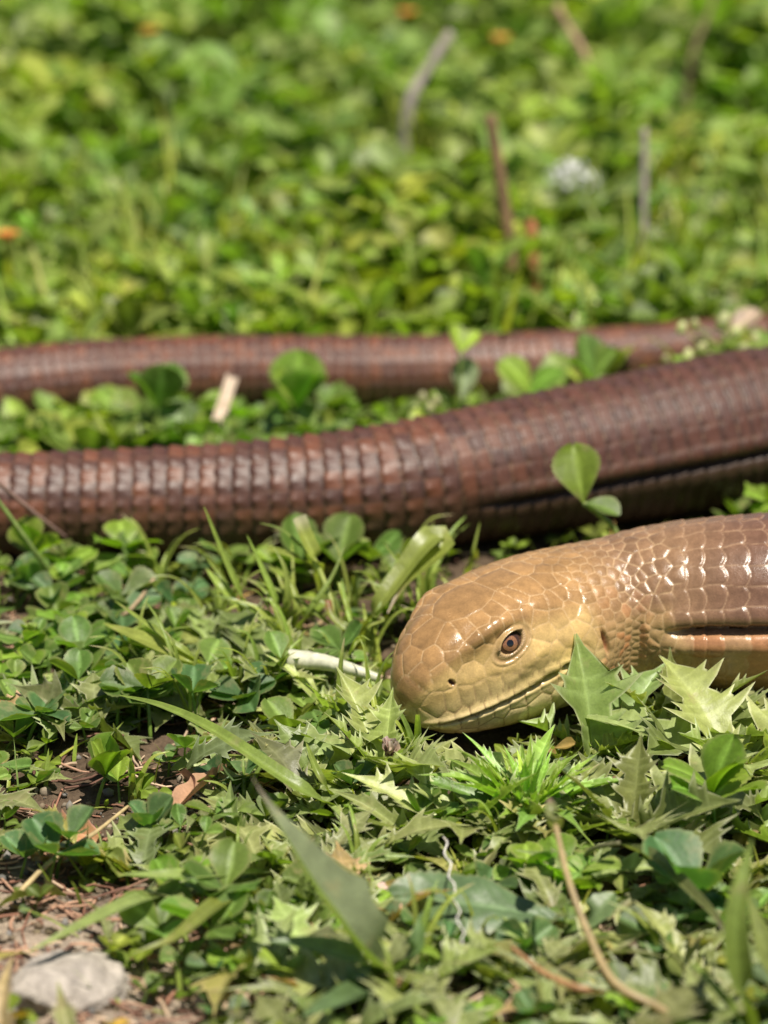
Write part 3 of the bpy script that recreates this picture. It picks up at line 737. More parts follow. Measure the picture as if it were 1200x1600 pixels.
# ------------------------------------------------------------------ thistles
def thistle(loc, n, L, W, label, group=None, lobes=3, narrow=False, elev=(.05, .9), az0=None, spread=6.28, seed=0, base=THIS, undul=.35, name='thistle', free=False):
    r = np.random.default_rng(seed); root = link(name, None, loc=loc); root.empty_display_size = .005
    tag(root, label, 'thistle', group)
    for i in range(n):
        u = (i + .5) / n; az = (i * 2.399963 if spread > 6 else (az0 or 0) + (u - .5) * spread) + r.normal() * .15
        el = elev[0] + (elev[1] - elev[0]) * u ** 1.2 + r.normal() * .08; l = L * (1.1 - .45 * u) * r.uniform(.8, 1.15)
        b = base * r.uniform(.8, 1.2) * (1 + .25 * u * narrow) + np.array([.02, .03, -.01]) * u
        v, f, c = spiny_leaf(l, W * l / L * r.uniform(.85, 1.15), lobes, seed * 131 + i, r.uniform(.15, .6), r.uniform(.1, .45) * (1 - .6 * u), undul, narrow, b)
        R = rot(az, el, r.normal() * .25); off = np.array([math.sin(az), math.cos(az), 0]) * L * .05
        v = v @ R.T + off + np.array([0, 0, .05 + .12 * u])
        # keep leaves out of the lizard: push the leaf down if it would enter
        for _ in range(14):
            if not in_lizard_many(v + np.asarray(loc), -.01).any() and (free or not hides_head(v + np.asarray(loc)).any()): break
            v = v * np.array([.97, .97, .86])
        else: continue
        link('leaf', mesh_np('leaf', v, f, c, M_THIS), root)
    return root
def gp(px, py, dz=0.0):
    p = at(px, py, -.1); p[2] = ground_z(p[0], p[1]) + dz; return p
def one_mesh(name, parts, mat, loc, label, cat, group=None):
    """a thing that is one mesh; parts are in world cm"""
    V = []; F4 = []; F3 = []; C = []; o = 0
    for v, f, c in parts:
        V.append(v); C.append(c)
        for ff in (f if isinstance(f, list) else [f]): (F4 if ff.shape[1] == 4 else F3).append(ff + o)
        o += len(v)
    F = ([np.concatenate(F4)] if F4 else []) + ([np.concatenate(F3)] if F3 else [])
    ob = link(name, mesh_np(name, np.concatenate(V) - np.asarray(loc), F, np.concatenate(C), mat), loc=loc)
    if label: tag(ob, label, cat, group)
    return ob
def part_mesh(name, v, f, c, mat, root, loc): return link(name, mesh_np(name, v - np.asarray(loc), f, c, mat), root)

def build_thistles():
    g = 'thistles sprawling on the ground before the lizard'
    LABS = ['thistle with lobed spiny leaves pressed against the throat below the neck fold', 'large flat thistle with broad pale leaves under the front of the body', 'dense low thistle of narrow spiny leaves beneath the white cut stem',
        'thistle with upright spiny leaves at the open end of the white cut stem', 'small narrow leaved thistle touching the tip of the snout', 'dark thistle spreading around the dried brown bud', 'thistle with curled lobed leaves beside the foot of the branched stem',
        'grey thistle with withered leaf tips behind the yellow green clover', 'small thistle under the tip of the long arching grass blade', 'flat grey thistle leaves beside the pale clover seedling', 'thistle with dark leaves above the broad toothed leaf',
        'thistle at the foot of the long arching grass blade', 'thistle filling the space between spiky rosette and lizard jaw', 'thistle at the base of the large folded leaf weed', 'thistle under the orange side branch of the branched stem',
        'thistle growing through the tall out of focus grass blades', 'thistle with broad leaves under the short brown twig', 'thistle half hidden below the belly beside the large flat thistle', 'thistle behind the large folded pointed leaf', 'spiny thistle at the foot of the broad pointed grass blade',
        'thistle beside the flat pinkish stone', 'narrow leaved thistle close under the spiky rosette', 'thistle whose leaves lie under the large folded leaf', 'small withered thistle beside the clover on a tan stalk', 'thistle below the end of the white thread']
    T = [ # px, py, n, L, W, lobes, narrow, elev
        (1050, 1165, 9, 2.3, .62, 3, False, (.2, 1.2)), (1150, 1225, 8, 2.4, .75, 3, False, (.1, .9)),
        (520, 1125, 13, 1.7, .32, 3, True, (.05, .9)), (420, 1070, 10, 1.9, .45, 3, False, (.05, .9)), (600, 1105, 9, 1.4, .26, 3, True, (.1, .9)),
        (600, 1225, 9, 2.0, .5, 3, False, (.3, 1.2)), (985, 1330, 9, 2.2, .6, 3, False, (.2, 1.1)), (120, 1140, 9, 1.5, .45, 3, False, (.05, .6)),
        (260, 1110, 7, 1.5, .40, 3, False, (.05, .6)), (250, 1345, 6, 1.7, .5, 3, False, (.0, .3)), (720, 1310, 7, 1.9, .5, 3, False, (.1, .9)), (500, 1235, 6, 1.7, .5, 3, False, (.2, 1.0)),
        (900, 1195, 8, 1.7, .42, 3, False, (.1, .8)), (640, 1560, 7, 2.0, .6, 3, False, (.05, .6)), (880, 1540, 6, 2.0, .6, 3, False, (.05, .5)), (1110, 1560, 7, 2.1, .6, 3, False, (.05, .6)),
        (1090, 1290, 8, 2.0, .6, 3, False, (.05, .6)), (1180, 1120, 6, 1.8, .5, 3, False, (.1, .6)), (480, 1400, 7, 1.8, .55, 3, False, (.05, .5)), (340, 1030, 7, 1.5, .36, 3, False, (.05, .8)),
        (560, 1330, 6, 1.7, .42, 3, False, (.05, .5)), (860, 1330, 7, 1.7, .42, 3, True, (.05, .6)), (500, 1540, 6, 1.9, .6, 3, False, (.05, .5)), (30, 1105, 6, 1.4, .4, 3, False, (.05, .5)), (780, 1500, 6, 1.6, .45, 3, False, (.05, .4))]
    for i, (px, py, n, L, W, lo, na, el) in enumerate(T):
        thistle(gp(px, py), n, L * 1.45, W * 1.6, LABS[i], g, lo, na, el, seed=20 + i, base=THIS * (1.05 if i % 3 else .8))
    thistle(gp(822, 1300, .2), 50, 2.15, .44, 'bright green spiky thistle rosette with narrow upright leaves below the lizard\'s jaw', None, 3, True, (.45, 1.5), seed=77, base=np.array([.19, .31, .05]), undul=.15, name='thistle_rosette', free=True)
    # the tall lobed leaf that stands against the jaw
    loc = gp(925, 1175)
    root = link('thistle', None, loc=loc); tag(root, 'thistle with broad three pointed leaf standing against the lizard\'s jaw', 'thistle')
    for i, (az, el, L, W, ox) in enumerate(((-.25, 1.15, 2.9, 1.15, 0.), (.75, .75, 2.5, .9, .3), (-1.3, .5, 1.7, .5, -.1), (1.5, .35, 2.2, .6, .3), (2.6, .3, 1.8, .5, .1))):
        v, f, c = spiny_leaf(L, W, 2 if i == 0 else 3, 900 + i, .65, .15, .8, False, THIS * (1.0 + .1 * i) + np.array([.0, .03, -.01]))
        v = v @ rot(az, el, .1).T + np.array([ox, -.15, .1])
        for _ in range(12):
            if not in_lizard_many(v + loc, .0).any(): break
            v = v - np.array([0, .14, .02])
        link('leaf', mesh_np('leaf', v, f, c, M_THIS), root)
build_thistles()

# ------------------------------------------------------------------ grass blades and single plants
def W3(pts):
    """pixel, pixel, height -> points"""
    return [at(a, b, z) for a, b, z in pts]
def lift(pts, d): return [(a, b, z + (d if k else 0)) for k, (a, b, z) in enumerate(pts)]
LIFT = .45
def tuft(name, blades, label, cat='grass', group=None, mat=None, **kw):
    """blades: list of (list of (px, py, z), half width, fold, colour)"""
    p0 = at(*blades[0][0][0]); loc = np.array([p0[0], p0[1], ground_z(p0[0], p0[1])])
    root = link(name, None, loc=loc); root.empty_display_size = .005; tag(root, label, cat, group)
    for i, bl in enumerate(blades):
        pts, w, fold, colr = bl[:4]; o = dict(bl[4]) if len(bl) > 4 else {}
        nm = o.pop('name', 'blade'); pts = lift(pts, LIFT)
        if o.pop('tube', False): v, f, c = tube(W3(pts), w, o.get('r1', w * .7), colr, 8, 26, i, o.get('bumpy', .03))
        else: v, f, c = ribbon(W3(pts), w * (1.5 if w < .2 else 1.0), fold, colr, 30, seed=i, **o)
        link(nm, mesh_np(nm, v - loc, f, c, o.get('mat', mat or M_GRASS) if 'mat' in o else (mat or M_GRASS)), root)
    return root
def build_grass():
    G = GRAS
    lance = lambda t: np.sin(np.pi * np.clip(t * .92 + .08, 0, 1)) ** .8
    tuft('grass_tuft', [
        ([(535, 1268, 0), (480, 1240, .35), (420, 1200, .75), (330, 1140, 1.15), (255, 1105, 1.2), (185, 1086, 1.0)], .17, .45, G * 1.05),
        ([(533, 1266, 0), (500, 1215, .5), (478, 1160, .9)], .10, .5, G),
        ([(540, 1266, 0), (580, 1285, .3), (625, 1295, .35)], .11, .4, G * .9)], 'grass tuft with one long bright green blade arching towards the soil')
    tuft('grass_tuft', [
        ([(345, 1060, 0), (290, 1028, .5), (225, 1000, .75), (160, 974, .9)], .19, .35, G, dict(prof=lance)),
        ([(340, 1058, 0), (290, 1020, .6), (235, 980, 1.0), (178, 938, 1.3)], .10, .5, G * 1.1),
        ([(350, 1062, 0), (300, 1040, .4), (240, 1015, .6), (170, 995, .7)], .08, .5, G * .9)], 'grass tuft with a broad pointed green blade leaning away from the lizard')
    tuft('grass_tuft', [
        ([(395, 985, 0), (375, 930, .8), (345, 860, 1.9), (318, 790, 3.0)], .10, .5, G * .95),
        ([(392, 985, 0), (365, 935, .7), (335, 890, 1.3), (305, 855, 1.9)], .085, .5, G * 1.1),
        ([(396, 985, 0), (350, 925, .7), (322, 888, 1.1)], .14, .35, G * 1.05),
        ([(398, 985, 0), (380, 950, .5), (372, 900, 1.2)], .05, .5, G)], 'slender upright grass tuft standing before the dark side of the coil')
    tuft('grass_tuft', [
        ([(440, 1000, 0), (430, 940, .8), (405, 880, 1.7), (385, 835, 2.4)], .10, .5, G * 1.1), ([(445, 1002, 0), (450, 940, .8), (445, 890, 1.5), (425, 850, 2.0)], .09, .5, G),
        ([(450, 1000, 0), (465, 955, .6), (455, 915, 1.1), (430, 885, 1.4)], .11, .45, G * 1.15), ([(438, 1002, 0), (400, 960, .6), (370, 940, .9), (335, 930, 1.0)], .10, .45, G),
        ([(455, 1003, 0), (480, 960, .6), (520, 900, 1.4), (540, 850, 2.0)], .08, .5, G * .95), ([(448, 1003, 0), (425, 965, .5), (385, 945, .8), (350, 955, .8)], .09, .45, G * 1.1)], 'loose grass tuft fanning out between the slender tuft and the sprig')
    tuft('grass_tuft', [
        ([(655, 985, 0), (640, 930, .8), (625, 885, 1.4), (600, 850, 1.9)], .08, .5, G * 1.05), ([(650, 985, 0), (620, 945, .6), (590, 915, 1.0), (560, 905, 1.1)], .08, .5, G),
        ([(658, 985, 0), (655, 940, .7), (650, 905, 1.1)], .07, .5, G * 1.1)], 'small grass tuft close behind the crown of the head')
    tuft('grass_sprig', [
        ([(545, 1012, 0), (525, 960, .5), (505, 905, 1.2), (488, 868, 1.7)], .085, 0, G * 1.1 + .04, dict(tube=True, name='stem', r1=.06)),
        ([(500, 925, 1.0), (490, 870, 1.7), (474, 835, 2.2), (464, 808, 2.6)], .15, .55, G * 1.1, dict(prof=lambda t: .35 + .65 * sm(0, .6, t), tipcol=[.5, .5, .3])),
        ([(488, 880, 1.6), (470, 855, 1.9), (440, 828, 2.2), (405, 817, 2.3)], .06, .5, G),
        ([(488, 885, 1.5), (465, 873, 1.6), (418, 858, 1.7)], .08, .5, G * 1.1, dict(prof=lambda t: .6 + .4 * sm(0, .5, t))),
        ([(550, 1015, 0), (500, 965, .5), (450, 930, .9), (365, 898, 1.2)], .075, .5, G),
        ([(552, 1012, 0), (520, 960, .6), (500, 940, .9), (440, 930, .9)], .08, .5, G),
        ([(555, 1015, 0), (545, 960, .7), (530, 910, 1.3)], .07, .5, G, dict(prof=lambda t: 1 - .4 * t)),
        ([(560, 1015, 0), (552, 985, .4), (540, 945, .9), (534, 903, 1.4)], .07, .5, G),
        ([(563, 1015, 0), (545, 990, .3), (520, 965, .6), (512, 938, .9)], .08, .4, G * 1.05, dict(prof=lambda t: 1 - .3 * t, tipcol=[.35, .16, .06])),
        ([(560, 1012, 0), (575, 980, .3), (600, 968, .4), (580, 962, .5)], .05, .3, G)], 'branching grass sprig with cut tips growing behind the white stem')
    tuft('grass_plant', [
        ([(560, 1000, 0), (590, 950, .6), (630, 895, 1.3), (668, 848, 1.9), (684, 838, 1.95), (690, 848, 1.8), (668, 878, 1.5), (632, 912, 1.1), (606, 958, .6)], .17, .45, G * 1.05,
         dict(prof=lambda t: (.55 + .45 * sm(0, .3, t)) * (1 + .5 * gs(t - .62, .18)) * (1 - .92 * sm(.72, 1, t)), tipcol=[.45, .36, .22], halfcol=None)),
        ([(562, 1000, 0), (590, 960, .5), (615, 915, 1.0), (637, 880, 1.5)], .09, .45, G)], 'folded grass blade with a pale drooping tip beside the lizard\'s crown')
    tuft('grass_plant', [([(728, 905, .2), (738, 870, .9), (750, 815, 1.7)], .07, .5, G)], 'single thin grass blade rising behind the lizard\'s crown')
    tuft('grass_tuft', [
        ([(420, 1362, .2), (330, 1366, .55), (265, 1368, .8), (190, 1366, .8)], .15, .3, G * .9 + .03, dict(prof=lance)),
        ([(425, 1340, .2), (380, 1345, .5), (330, 1362, .6)], .16, .3, G + .03, dict(prof=lance)),
        ([(330, 1385, .1), (220, 1405, .45), (130, 1445, .55), (40, 1490, .4)], .13, .35, G + .05, dict(prof=lance)),
        ([(420, 1365, .1), (330, 1420, .5), (265, 1470, .6), (205, 1490, .5)], .15, .35, G * .75, dict(prof=lance))], 'grass tuft with flat pale blades reaching over the grey stone')
    # the big folded leaf close in front
    tuft('broad_leaf_weed', [
        ([(600, 1530, 0), (560, 1480, .7), (500, 1400, 1.7), (440, 1300, 2.8), (394, 1215, 3.6)], .80, .80, np.array([.17, .25, .08]),
         dict(prof=lambda t: (.30 + .62 * sm(0, .38, t)) * (1 - sm(.40, 1.0, t)) ** .85 + .22 * np.clip(1 - np.abs(t - .47) / .07, 0, 1) + .16 * np.clip(1 - np.abs(t - .28) / .06, 0, 1) + .015, tipcol=[.18, .14, .10], nw=5, name='leaf', up=(.55, -.3, .6), halfcol=[.23, .27, .16])),
        ([(605, 1530, 0), (560, 1500, .4), (490, 1480, .6), (420, 1470, .7)], .30, .4, np.array([.15, .24, .09]), dict(prof=lance, name='leaf')),
        ([(600, 1535, 0), (540, 1560, .3), (470, 1590, .4)], .33, .4, np.array([.14, .23, .09]), dict(prof=lance, name='leaf')),
        ([(610, 1530, 0), (650, 1480, .5), (655, 1430, 1.0)], .22, .45, np.array([.14, .23, .08]), dict(prof=lance, name='leaf'))], 'weed with a large folded pointed grey green leaf rising over the thistles', 'weed')
    # right-hand corner
    tuft('grass_tuft', [
        ([(1185, 1640, 0), (1155, 1540, 1.2), (1150, 1440, 2.4), (1175, 1310, 3.6)], .19, .5, G * .9, dict(prof=lance)),
        ([(1240, 1610, 0), (1200, 1500, 1.2), (1170, 1400, 2.2)], .18, .4, G * .8 + .03, dict(prof=lance)),
        ([(1190, 1640, 0), (1130, 1560, .8), (1080, 1500, 1.2)], .12, .4, G)], 'tall out of focus grass blades beside the curled pod')
    tuft('seed_pod', [
        ([(965, 1318, .9), (1020, 1345, 1.0), (1075, 1395, .95), (1120, 1440, .75), (1148, 1490, .35)], .24, .9, np.array([.19, .22, .08]),
         dict(prof=lambda t: .12 + .88 * np.sin(np.pi * np.clip(t, .03, .97)) ** 1.2, tipcol=[.28, .22, .17], name='pod', nw=5)),
        ([(905, 1350, .3), (930, 1325, .6), (968, 1317, .9)], .05, 0, np.array([.2, .2, .1]), dict(tube=True, name='stem', r1=.05))], 'curled grey green seed pod with dry purple edge', 'pod')
    tuft('branched_stem', [
        ([(1090, 1625, .15), (1030, 1575, .5), (965, 1540, .8), (920, 1460, 1.2), (890, 1380, 1.8), (868, 1290, 2.4)], .085, 0, np.array([.40, .33, .17]), dict(tube=True, name='stem', r1=.05)),
        ([(968, 1542, .8), (910, 1545, .7), (850, 1520, .7), (800, 1480, .8)], .085, 0, np.array([.40, .28, .12]), dict(tube=True, name='branch', r1=.04)),
        ([(868, 1300, 2.3), (862, 1270, 2.5), (858, 1245, 2.7)], .13, .4, np.array([.22, .26, .1]), dict(name='leaf', prof=lance, tipcol=[.3, .2, .15]))], 'branched straw coloured stem with an orange side branch', 'stem')
    # twig and stalk at the coil
    tuft('dry_stalk', [([(125, 858, .3), (70, 815, 1.1), (10, 765, 2.1), (-40, 722, 3.0)], .07, 0, np.array([.33, .23, .17]), dict(tube=True, name='stem', r1=.045))], 'thin brown dry stalk leaning against the coil', 'stalk', mat=M_DRY)
    tuft('green_stalk', [([(95, 925, .1), (60, 870, .9), (25, 820, 1.7), (-20, 760, 2.6)], .075, 0, GRAS + .03, dict(tube=True, name='stem', r1=.05))], 'thin green stalk crossing in front of the brown dry stalk', 'stalk')
    tuft('dry_stalk', [([(170, 970, .2), (195, 960, .3), (215, 940, .5), (240, 905, .7)], .06, 0, np.array([.40, .30, .18]), dict(tube=True, name='stem', r1=.05))], 'short tan dry stalk among clover leaves before the coil', 'stalk', mat=M_DRY)
build_grass()
def more_tufts():
    r = np.random.default_rng(61); made = 0
    while made < 46:
        px, py = (r.uniform(150, 740), r.uniform(890, 1150)) if made < 32 else (r.uniform(60, 1180), r.uniform(1180, 1600))
        p = gp(px, py)
        if in_lizard(p + np.array([0, 0, .5]), .3) or bare(px, py) > .5: continue
        root = link('grass_tuft', None, loc=p); n = int(r.integers(4, 8))
        tag(root, 'short grass tuft of %s thin upright blades %s' % ({4: 'four', 5: 'five', 6: 'six', 7: 'seven'}[n], 'beside the head' if made < 32 else 'among the foreground thistles'), 'grass', 'short grass tufts')
        for k in range(n):
            az = r.uniform(0, 6.28); h = r.uniform(.9, 2.2) * (1 if made < 32 else .8); ln = r.uniform(.2, .9) * h; d = np.array([math.cos(az), math.sin(az), 0])
            pts = [d * .08, d * ln * .25 + [0, 0, h * .45], d * ln * .6 + [0, 0, h * .82], d * ln + [0, 0, h * r.uniform(.85, 1.0)]]
            if in_lizard_many(np.array(pts) + p, .08).any() or hides_head(np.array(pts) + p).any(): continue
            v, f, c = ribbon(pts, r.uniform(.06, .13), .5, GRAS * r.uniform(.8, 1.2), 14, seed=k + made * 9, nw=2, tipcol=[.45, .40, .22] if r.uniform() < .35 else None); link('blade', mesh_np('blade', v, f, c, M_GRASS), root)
        if not root.children: bpy.data.objects.remove(root); continue
        made += 1
more_tufts()

# ------------------------------------------------------------------ clover that can be told apart
def named_clover():
    S = [ # px, py, leaves (dx, dy, h, size, az, tilt), label, mesh
        (75, 1375, [(0, 0, .75, .85, -.4, .25), (-.6, .2, .55, .7, 1.0, .2), (.1, .5, .9, .75, .4, .5)], 'dark green clover with finely toothed leaflets at the edge of the bare soil', 2),
        (150, 1260, [(0, 0, .75, 1.0, .5, .9), (.5, .1, .5, .6, 2.0, .3)], 'clover with one bright yellow green leaflet lit through by the sun', 3),
        (222, 1325, [(0, 0, .45, .72, .9, .5), (.45, -.3, .35, .55, 2.6, .3)], 'small blue green clover beside the curled dead leaf', 2),
        (300, 1490, [(0, -.1, .75, 1.05, 2.7, -.1), (-.5, .3, .5, .95, -1.4, .1), (.4, .9, 1.0, 1.0, .3, .3)], 'large leaved clover shading the grey stone', 0),
        (105, 1060, [(0, 0, 1.0, .8, -.2, .7), (.5, .1, .8, .75, .8, .7)], 'clover on a tan stalk standing free of its neighbours', 1),
        (245, 1410, [(0, 0, .4, .62, -.8, .5), (.3, .2, .35, .6, 1.2, .5)], 'pale yellow green clover seedling under the flat grass blade', 3),
        (1075, 1455, [(0, 0, .9, 1.5, -2.6, .3), (.4, -.4, .5, .8, 2.4, .2)], 'dark clover with large rounded leaflets below the curled pod', 2),
        (1120, 1330, [(0, 0, 1.3, 1.3, 2.2, .3), (-.3, .1, 1.5, 1.2, .6, .5)], 'fresh green clover with broad leaflets above the curled pod', 3),
        (525, 920, [(0, 0, .8, 1.15, .4, .5), (-.9, .3, .7, 1.2, -.8, .5), (.5, .4, .8, .9, 1.4, .5)], 'broad leaved clover standing behind the grass sprig', 1),
        (190, 905, [(0, 0, 1.2, .85, .3, .3), (.5, 0, 1.3, .9, 1.7, .4), (-.5, .2, 1.1, .8, -1.2, .4)], 'round leaved clover at the foot of the brown dry stalk', 2),
        (60, 925, [(0, 0, 1.1, .95, -.3, .8), (.4, -.3, .9, .9, 1.2, .3)], 'pale clover crossed by the green stalk', 3)]
    for px, py, lv, lab, mp in S:
        p = gp(px, py); lv = [l for l in lv if not in_lizard(p + np.array([l[0], l[1], l[2]]), .25 + l[3] * .4)]
        if lv: clover_plant(p, lv, lab, None, mesh_pick=mp); placed.append(p)
    # the single leaf on a stalk above the neck
    y = 73.2; tip = at_y(912, 786, y); foot = at_y(962, 830, y + .1); foot2 = np.array([foot[0] + .3, foot[1] + .1, ground_z(foot[0], foot[1])])
    root = link('clover_plant', None, loc=foot2); tag(root, 'single upright clover leaf on a pale stalk rising behind the lizard\'s neck', 'clover')
    v, f, c = tube([foot2, foot, (tip + foot) / 2 + np.array([0, 0, .05]), tip], .085, .06, GRAS + .06, 8, 16, 3); link('petiole', mesh_np('petiole', v - foot2, f, c, M_GRASS), root)
    v, f, c = clover_leaflet(1.45, .62, 20, 4, .30, -.05, .15, .02, 501, CLOV_Y * 1.0)
    link('leaflet', mesh_np('leaflet', v @ rot(-.35, 1.05, -.45).T + tip - foot2, f, c, M_LEAF), root)
    v, f, c = clover_leaflet(.9, .42, 16, 4, .4, -.05, .15, .02, 502, CLOV)
    link('leaflet', mesh_np('leaflet', v @ rot(1.9, -.2, .2).T + tip - foot2, f, c, M_LEAF), root)
    # leaves that stand before the far tail
    for px, py, y, sz, az, tl, lab, mp in ((440, 640, 84.6, 1.5, .2, .9, 'clover with one big round leaf standing before the far coil', 3), (930, 605, 86.0, 1.35, -.6, .6, 'fresh green broad clover leaf overlapping the far coil', 1),
                                           (815, 615, 85.5, 1.25, 1.0, .5, 'yellow green clover spreading before the far coil', 3), (235, 640, 84, 1.3, .4, .7, 'leafy clover growing against the far coil', 1)):
        t_ = at_y(px, py, y); g = np.array([t_[0], y, ground_z(t_[0], y)])
        if not in_lizard(t_, .1): clover_plant(g, [(0, 0, max(.4, t_[2] - g[2]), sz, az, tl)], lab, None, mesh_pick=mp); placed.append(g)
named_clover()
dens_fg = lambda x, y: 1 - min(1, 1.1 * bare(x, y))
dens_a = lambda x, y: dens_fg(x, y) * (.9 if x < 420 else .35)
dens_b = lambda x, y: dens_fg(x, y) * (1.0 if x < 300 else (.08 if y > 930 else .6))
scatter_clover(46, (-20, 1220, 1175, 1640), (.25, .75), (.36, .8), 'on the ground in front of the head', 'clover plants in front of the head', (1, 3), dens_a, seedv=2, mind=.8)
scatter_clover(58, (-20, 640, 870, 1170), (.35, 1.05), (.45, 1.0), 'between the head and the nearer coil', 'clover plants between head and coil', (1, 3), dens_b, seedv=3, mind=.7)
scatter_clover(45, (620, 1230, 760, 840), (.5, 1.3), (.6, 1.0), 'behind the lizard\'s neck', 'clover plants behind the neck', (1, 2), None, seedv=6, mind=.5)
scatter_clover(75, (-60, 1000, 665, 745), (.3, .85), (.6, 1.1), 'in the gap between the two coils', 'clover plants between the two coils', (1, 2), None, seedv=4, mind=.6)

# ------------------------------------------------------------------ ground cover nobody could count
def batch(tpl, R, loc, sc, tint):
    V, F, C = tpl
    P = np.einsum('mij,kj->mki', R, V) * sc[:, None, None] + loc[:, None, :]
    M, K = P.shape[:2]
    F = (F[None] + (np.arange(M) * K)[:, None, None]).reshape(-1, F.shape[1])
    return P.reshape(-1, 3), F, (C[None] * tint[:, None, :]).reshape(-1, 3)
def rots(az, pitch, roll):
    ca, sa, cp, sp, cr, sr = np.cos(az), np.sin(az), np.cos(pitch), np.sin(pitch), np.cos(roll), np.sin(roll); o = np.zeros_like(az); i = np.ones_like(az)
    Rz = np.stack([np.stack([ca, sa, o], -1), np.stack([-sa, ca, o], -1), np.stack([o, o, i], -1)], -2)
    Rx = np.stack([np.stack([i, o, o], -1), np.stack([o, cp, -sp], -1), np.stack([o, sp, cp], -1)], -2)
    Ry = np.stack([np.stack([cr, o, sr], -1), np.stack([o, i, o], -1), np.stack([-sr, o, cr], -1)], -2)
    return Rz @ Rx @ Ry
def merge(parts):
    V = []; F = []; C = []; o = 0
    for v, f, c in parts: V.append(v); F.append(f + o); C.append(c); o += len(v)
    return np.concatenate(V), np.concatenate(F), np.concatenate(C)
def stuff(name, parts, mat, label, cat):
    v, f, c = merge(parts); o = link(name, mesh_np(name, v, f, c, mat)); o['kind'] = 'stuff'; tag(o, label, cat); return o

def trifoliate(base, h, size, r, tpls, tints, up=0.0):
    """three leaflets on each of many invisible-thin stalks plus the stalks themselves"""
    n = len(base); az = r.uniform(0, 6.28, n); tilt = r.normal(size=n) * .25; parts = []
    lean = r.normal(size=(n, 2)) * .25
    tip = base + np.c_[lean * h[:, None] * .6, h]
    ok = ~in_lizard_many(tip, .12 + .0) & ~in_lizard_many(tip * np.array([1, 1, .5]), .1)
    which = r.integers(0, len(tpls), n)
    for k, tp in enumerate(tpls):
        m = ok & (which == k)
        if not m.any(): continue
        for da in (0, 2.05, -2.05):
            q = int(m.sum()); R = rots(az[m] + da + r.normal(size=q) * .2, tilt[m] + r.normal(.25 + up, .3, q), r.normal(size=q) * .3)
            P = tip[m] + np.einsum('mij,j->mi', R, np.array([0, .8, 0])) * size[m][:, None]
            good = ~in_lizard_many(P, .05) & ~hides_head(P + [0, 0, .1])
            if good.any(): parts.append(batch(tp, R[good], tip[m][good], (size[m] * r.uniform(.85, 1.1, q))[good], tints[m][good]))
    # stalks: thin three-sided prisms
    b = base[ok]; t = tip[ok]; n = len(b); ph = np.array([0, 2.1, 4.2]); ring = np.stack([np.cos(ph), np.sin(ph), 0 * ph], -1) * .045
    mid = (b + t) / 2 + np.c_[r.normal(size=(n, 2)) * .1, np.zeros(n)]
    V = np.concatenate([b[:, None] + ring, mid[:, None] + ring, t[:, None] + ring * .7], 1)
    f = np.array([[0, 1, 4, 3], [1, 2, 5, 4], [2, 0, 3, 5], [3, 4, 7, 6], [4, 5, 8, 7], [5, 3, 6, 8]])
    F = (f[None] + (np.arange(n) * 9)[:, None, None]).reshape(-1, 4)
    parts.append((V.reshape(-1, 3), F, np.broadcast_to(CLOV_Y + .03, (n * 9, 3)) * tints[ok].repeat(9, 0)))
    return parts
def tints_of(n, r, yellow=.35, dryness=.07):
    v = r.uniform(.72, 1.3, (n, 1)); y = (r.uniform(size=(n, 1)) < yellow) * r.uniform(.2, .7, (n, 1))
    dry = (r.uniform(size=(n, 1)) < dryness) * r.uniform(.4, 1.0, (n, 1))
    return v * (1 + dry * np.array([[1.3, .15, .6]])) * (1 + y * np.array([[.65, .25, -.25]])) * (1 + r.normal(size=(n, 3)) * .05)
LOW_FAR = [clover_leaflet(1.0, w, 5, 2, f, -.1, .2, 0, 340 + i, CLOV * k) for i, (w, f, k) in enumerate(((.45, .2, 1), (.30, .3, 1.1), (.26, .3, 1.05), (.40, .4, .92), (.22, .3, 1.15)))]
LOW = [clover_leaflet(1.0, .47, 5, 2, f, cu, a, 0, 300 + i, b) for i, (f, cu, a, b) in enumerate(((.2, -.2, .2, CLOV), (.35, .1, -.1, CLOV * 1.15), (.1, -.3, .3, CLOV_Y), (.45, 0, .1, CLOV * .85), (.25, .1, .2, CLOV_Y * .8), (.3, -.1, 0, np.array([.12, .19, .07]))))]
def grass_bits(n, base, r, Lr, wr, col, mat_tint):
    """short curved blades: three-row strips"""
    L = r.uniform(*Lr, n); w = r.uniform(*wr, n); az = r.uniform(0, 6.28, n); el = r.uniform(.3, 1.3, n)
    t = np.linspace(0, 1, 6); q = np.array([-1, 0, 1.])
    d = np.stack([np.sin(az) * np.cos(el), np.cos(az) * np.cos(el), np.sin(el)], -1); s = np.stack([np.cos(az), -np.sin(az), 0 * az], -1)
    droop = r.uniform(0, .6, n)
    C = base[:, None] + d[:, None] * (L[:, None] * t)[..., None]; C[..., 2] -= (droop * L)[:, None] * t ** 2 * .7
    W = w[:, None] * np.power(1 - t, .6) * np.minimum(1, .5 + 2 * t)
    P = C[:, :, None] + s[:, None, None] * (W[..., None] * q)[..., None]; P[..., 2] += W[..., None] * np.abs(q) * .5
    keep = ~hides_head(C[:, 5]) & ~hides_head(C[:, 3]) & ~in_lizard_many(C[:, 5], .05) & ~in_lizard_many(C[:, 3], .05) & ~in_lizard_many(C[:, 1], .03); P = P[keep]; n = len(P)
    F = (grid_faces(6, 3)[None] + (np.arange(n) * 18)[:, None, None]).reshape(-1, 4)
    c = np.repeat(col * mat_tint[keep], 18, 0)
    return P.reshape(-1, 3), F, c

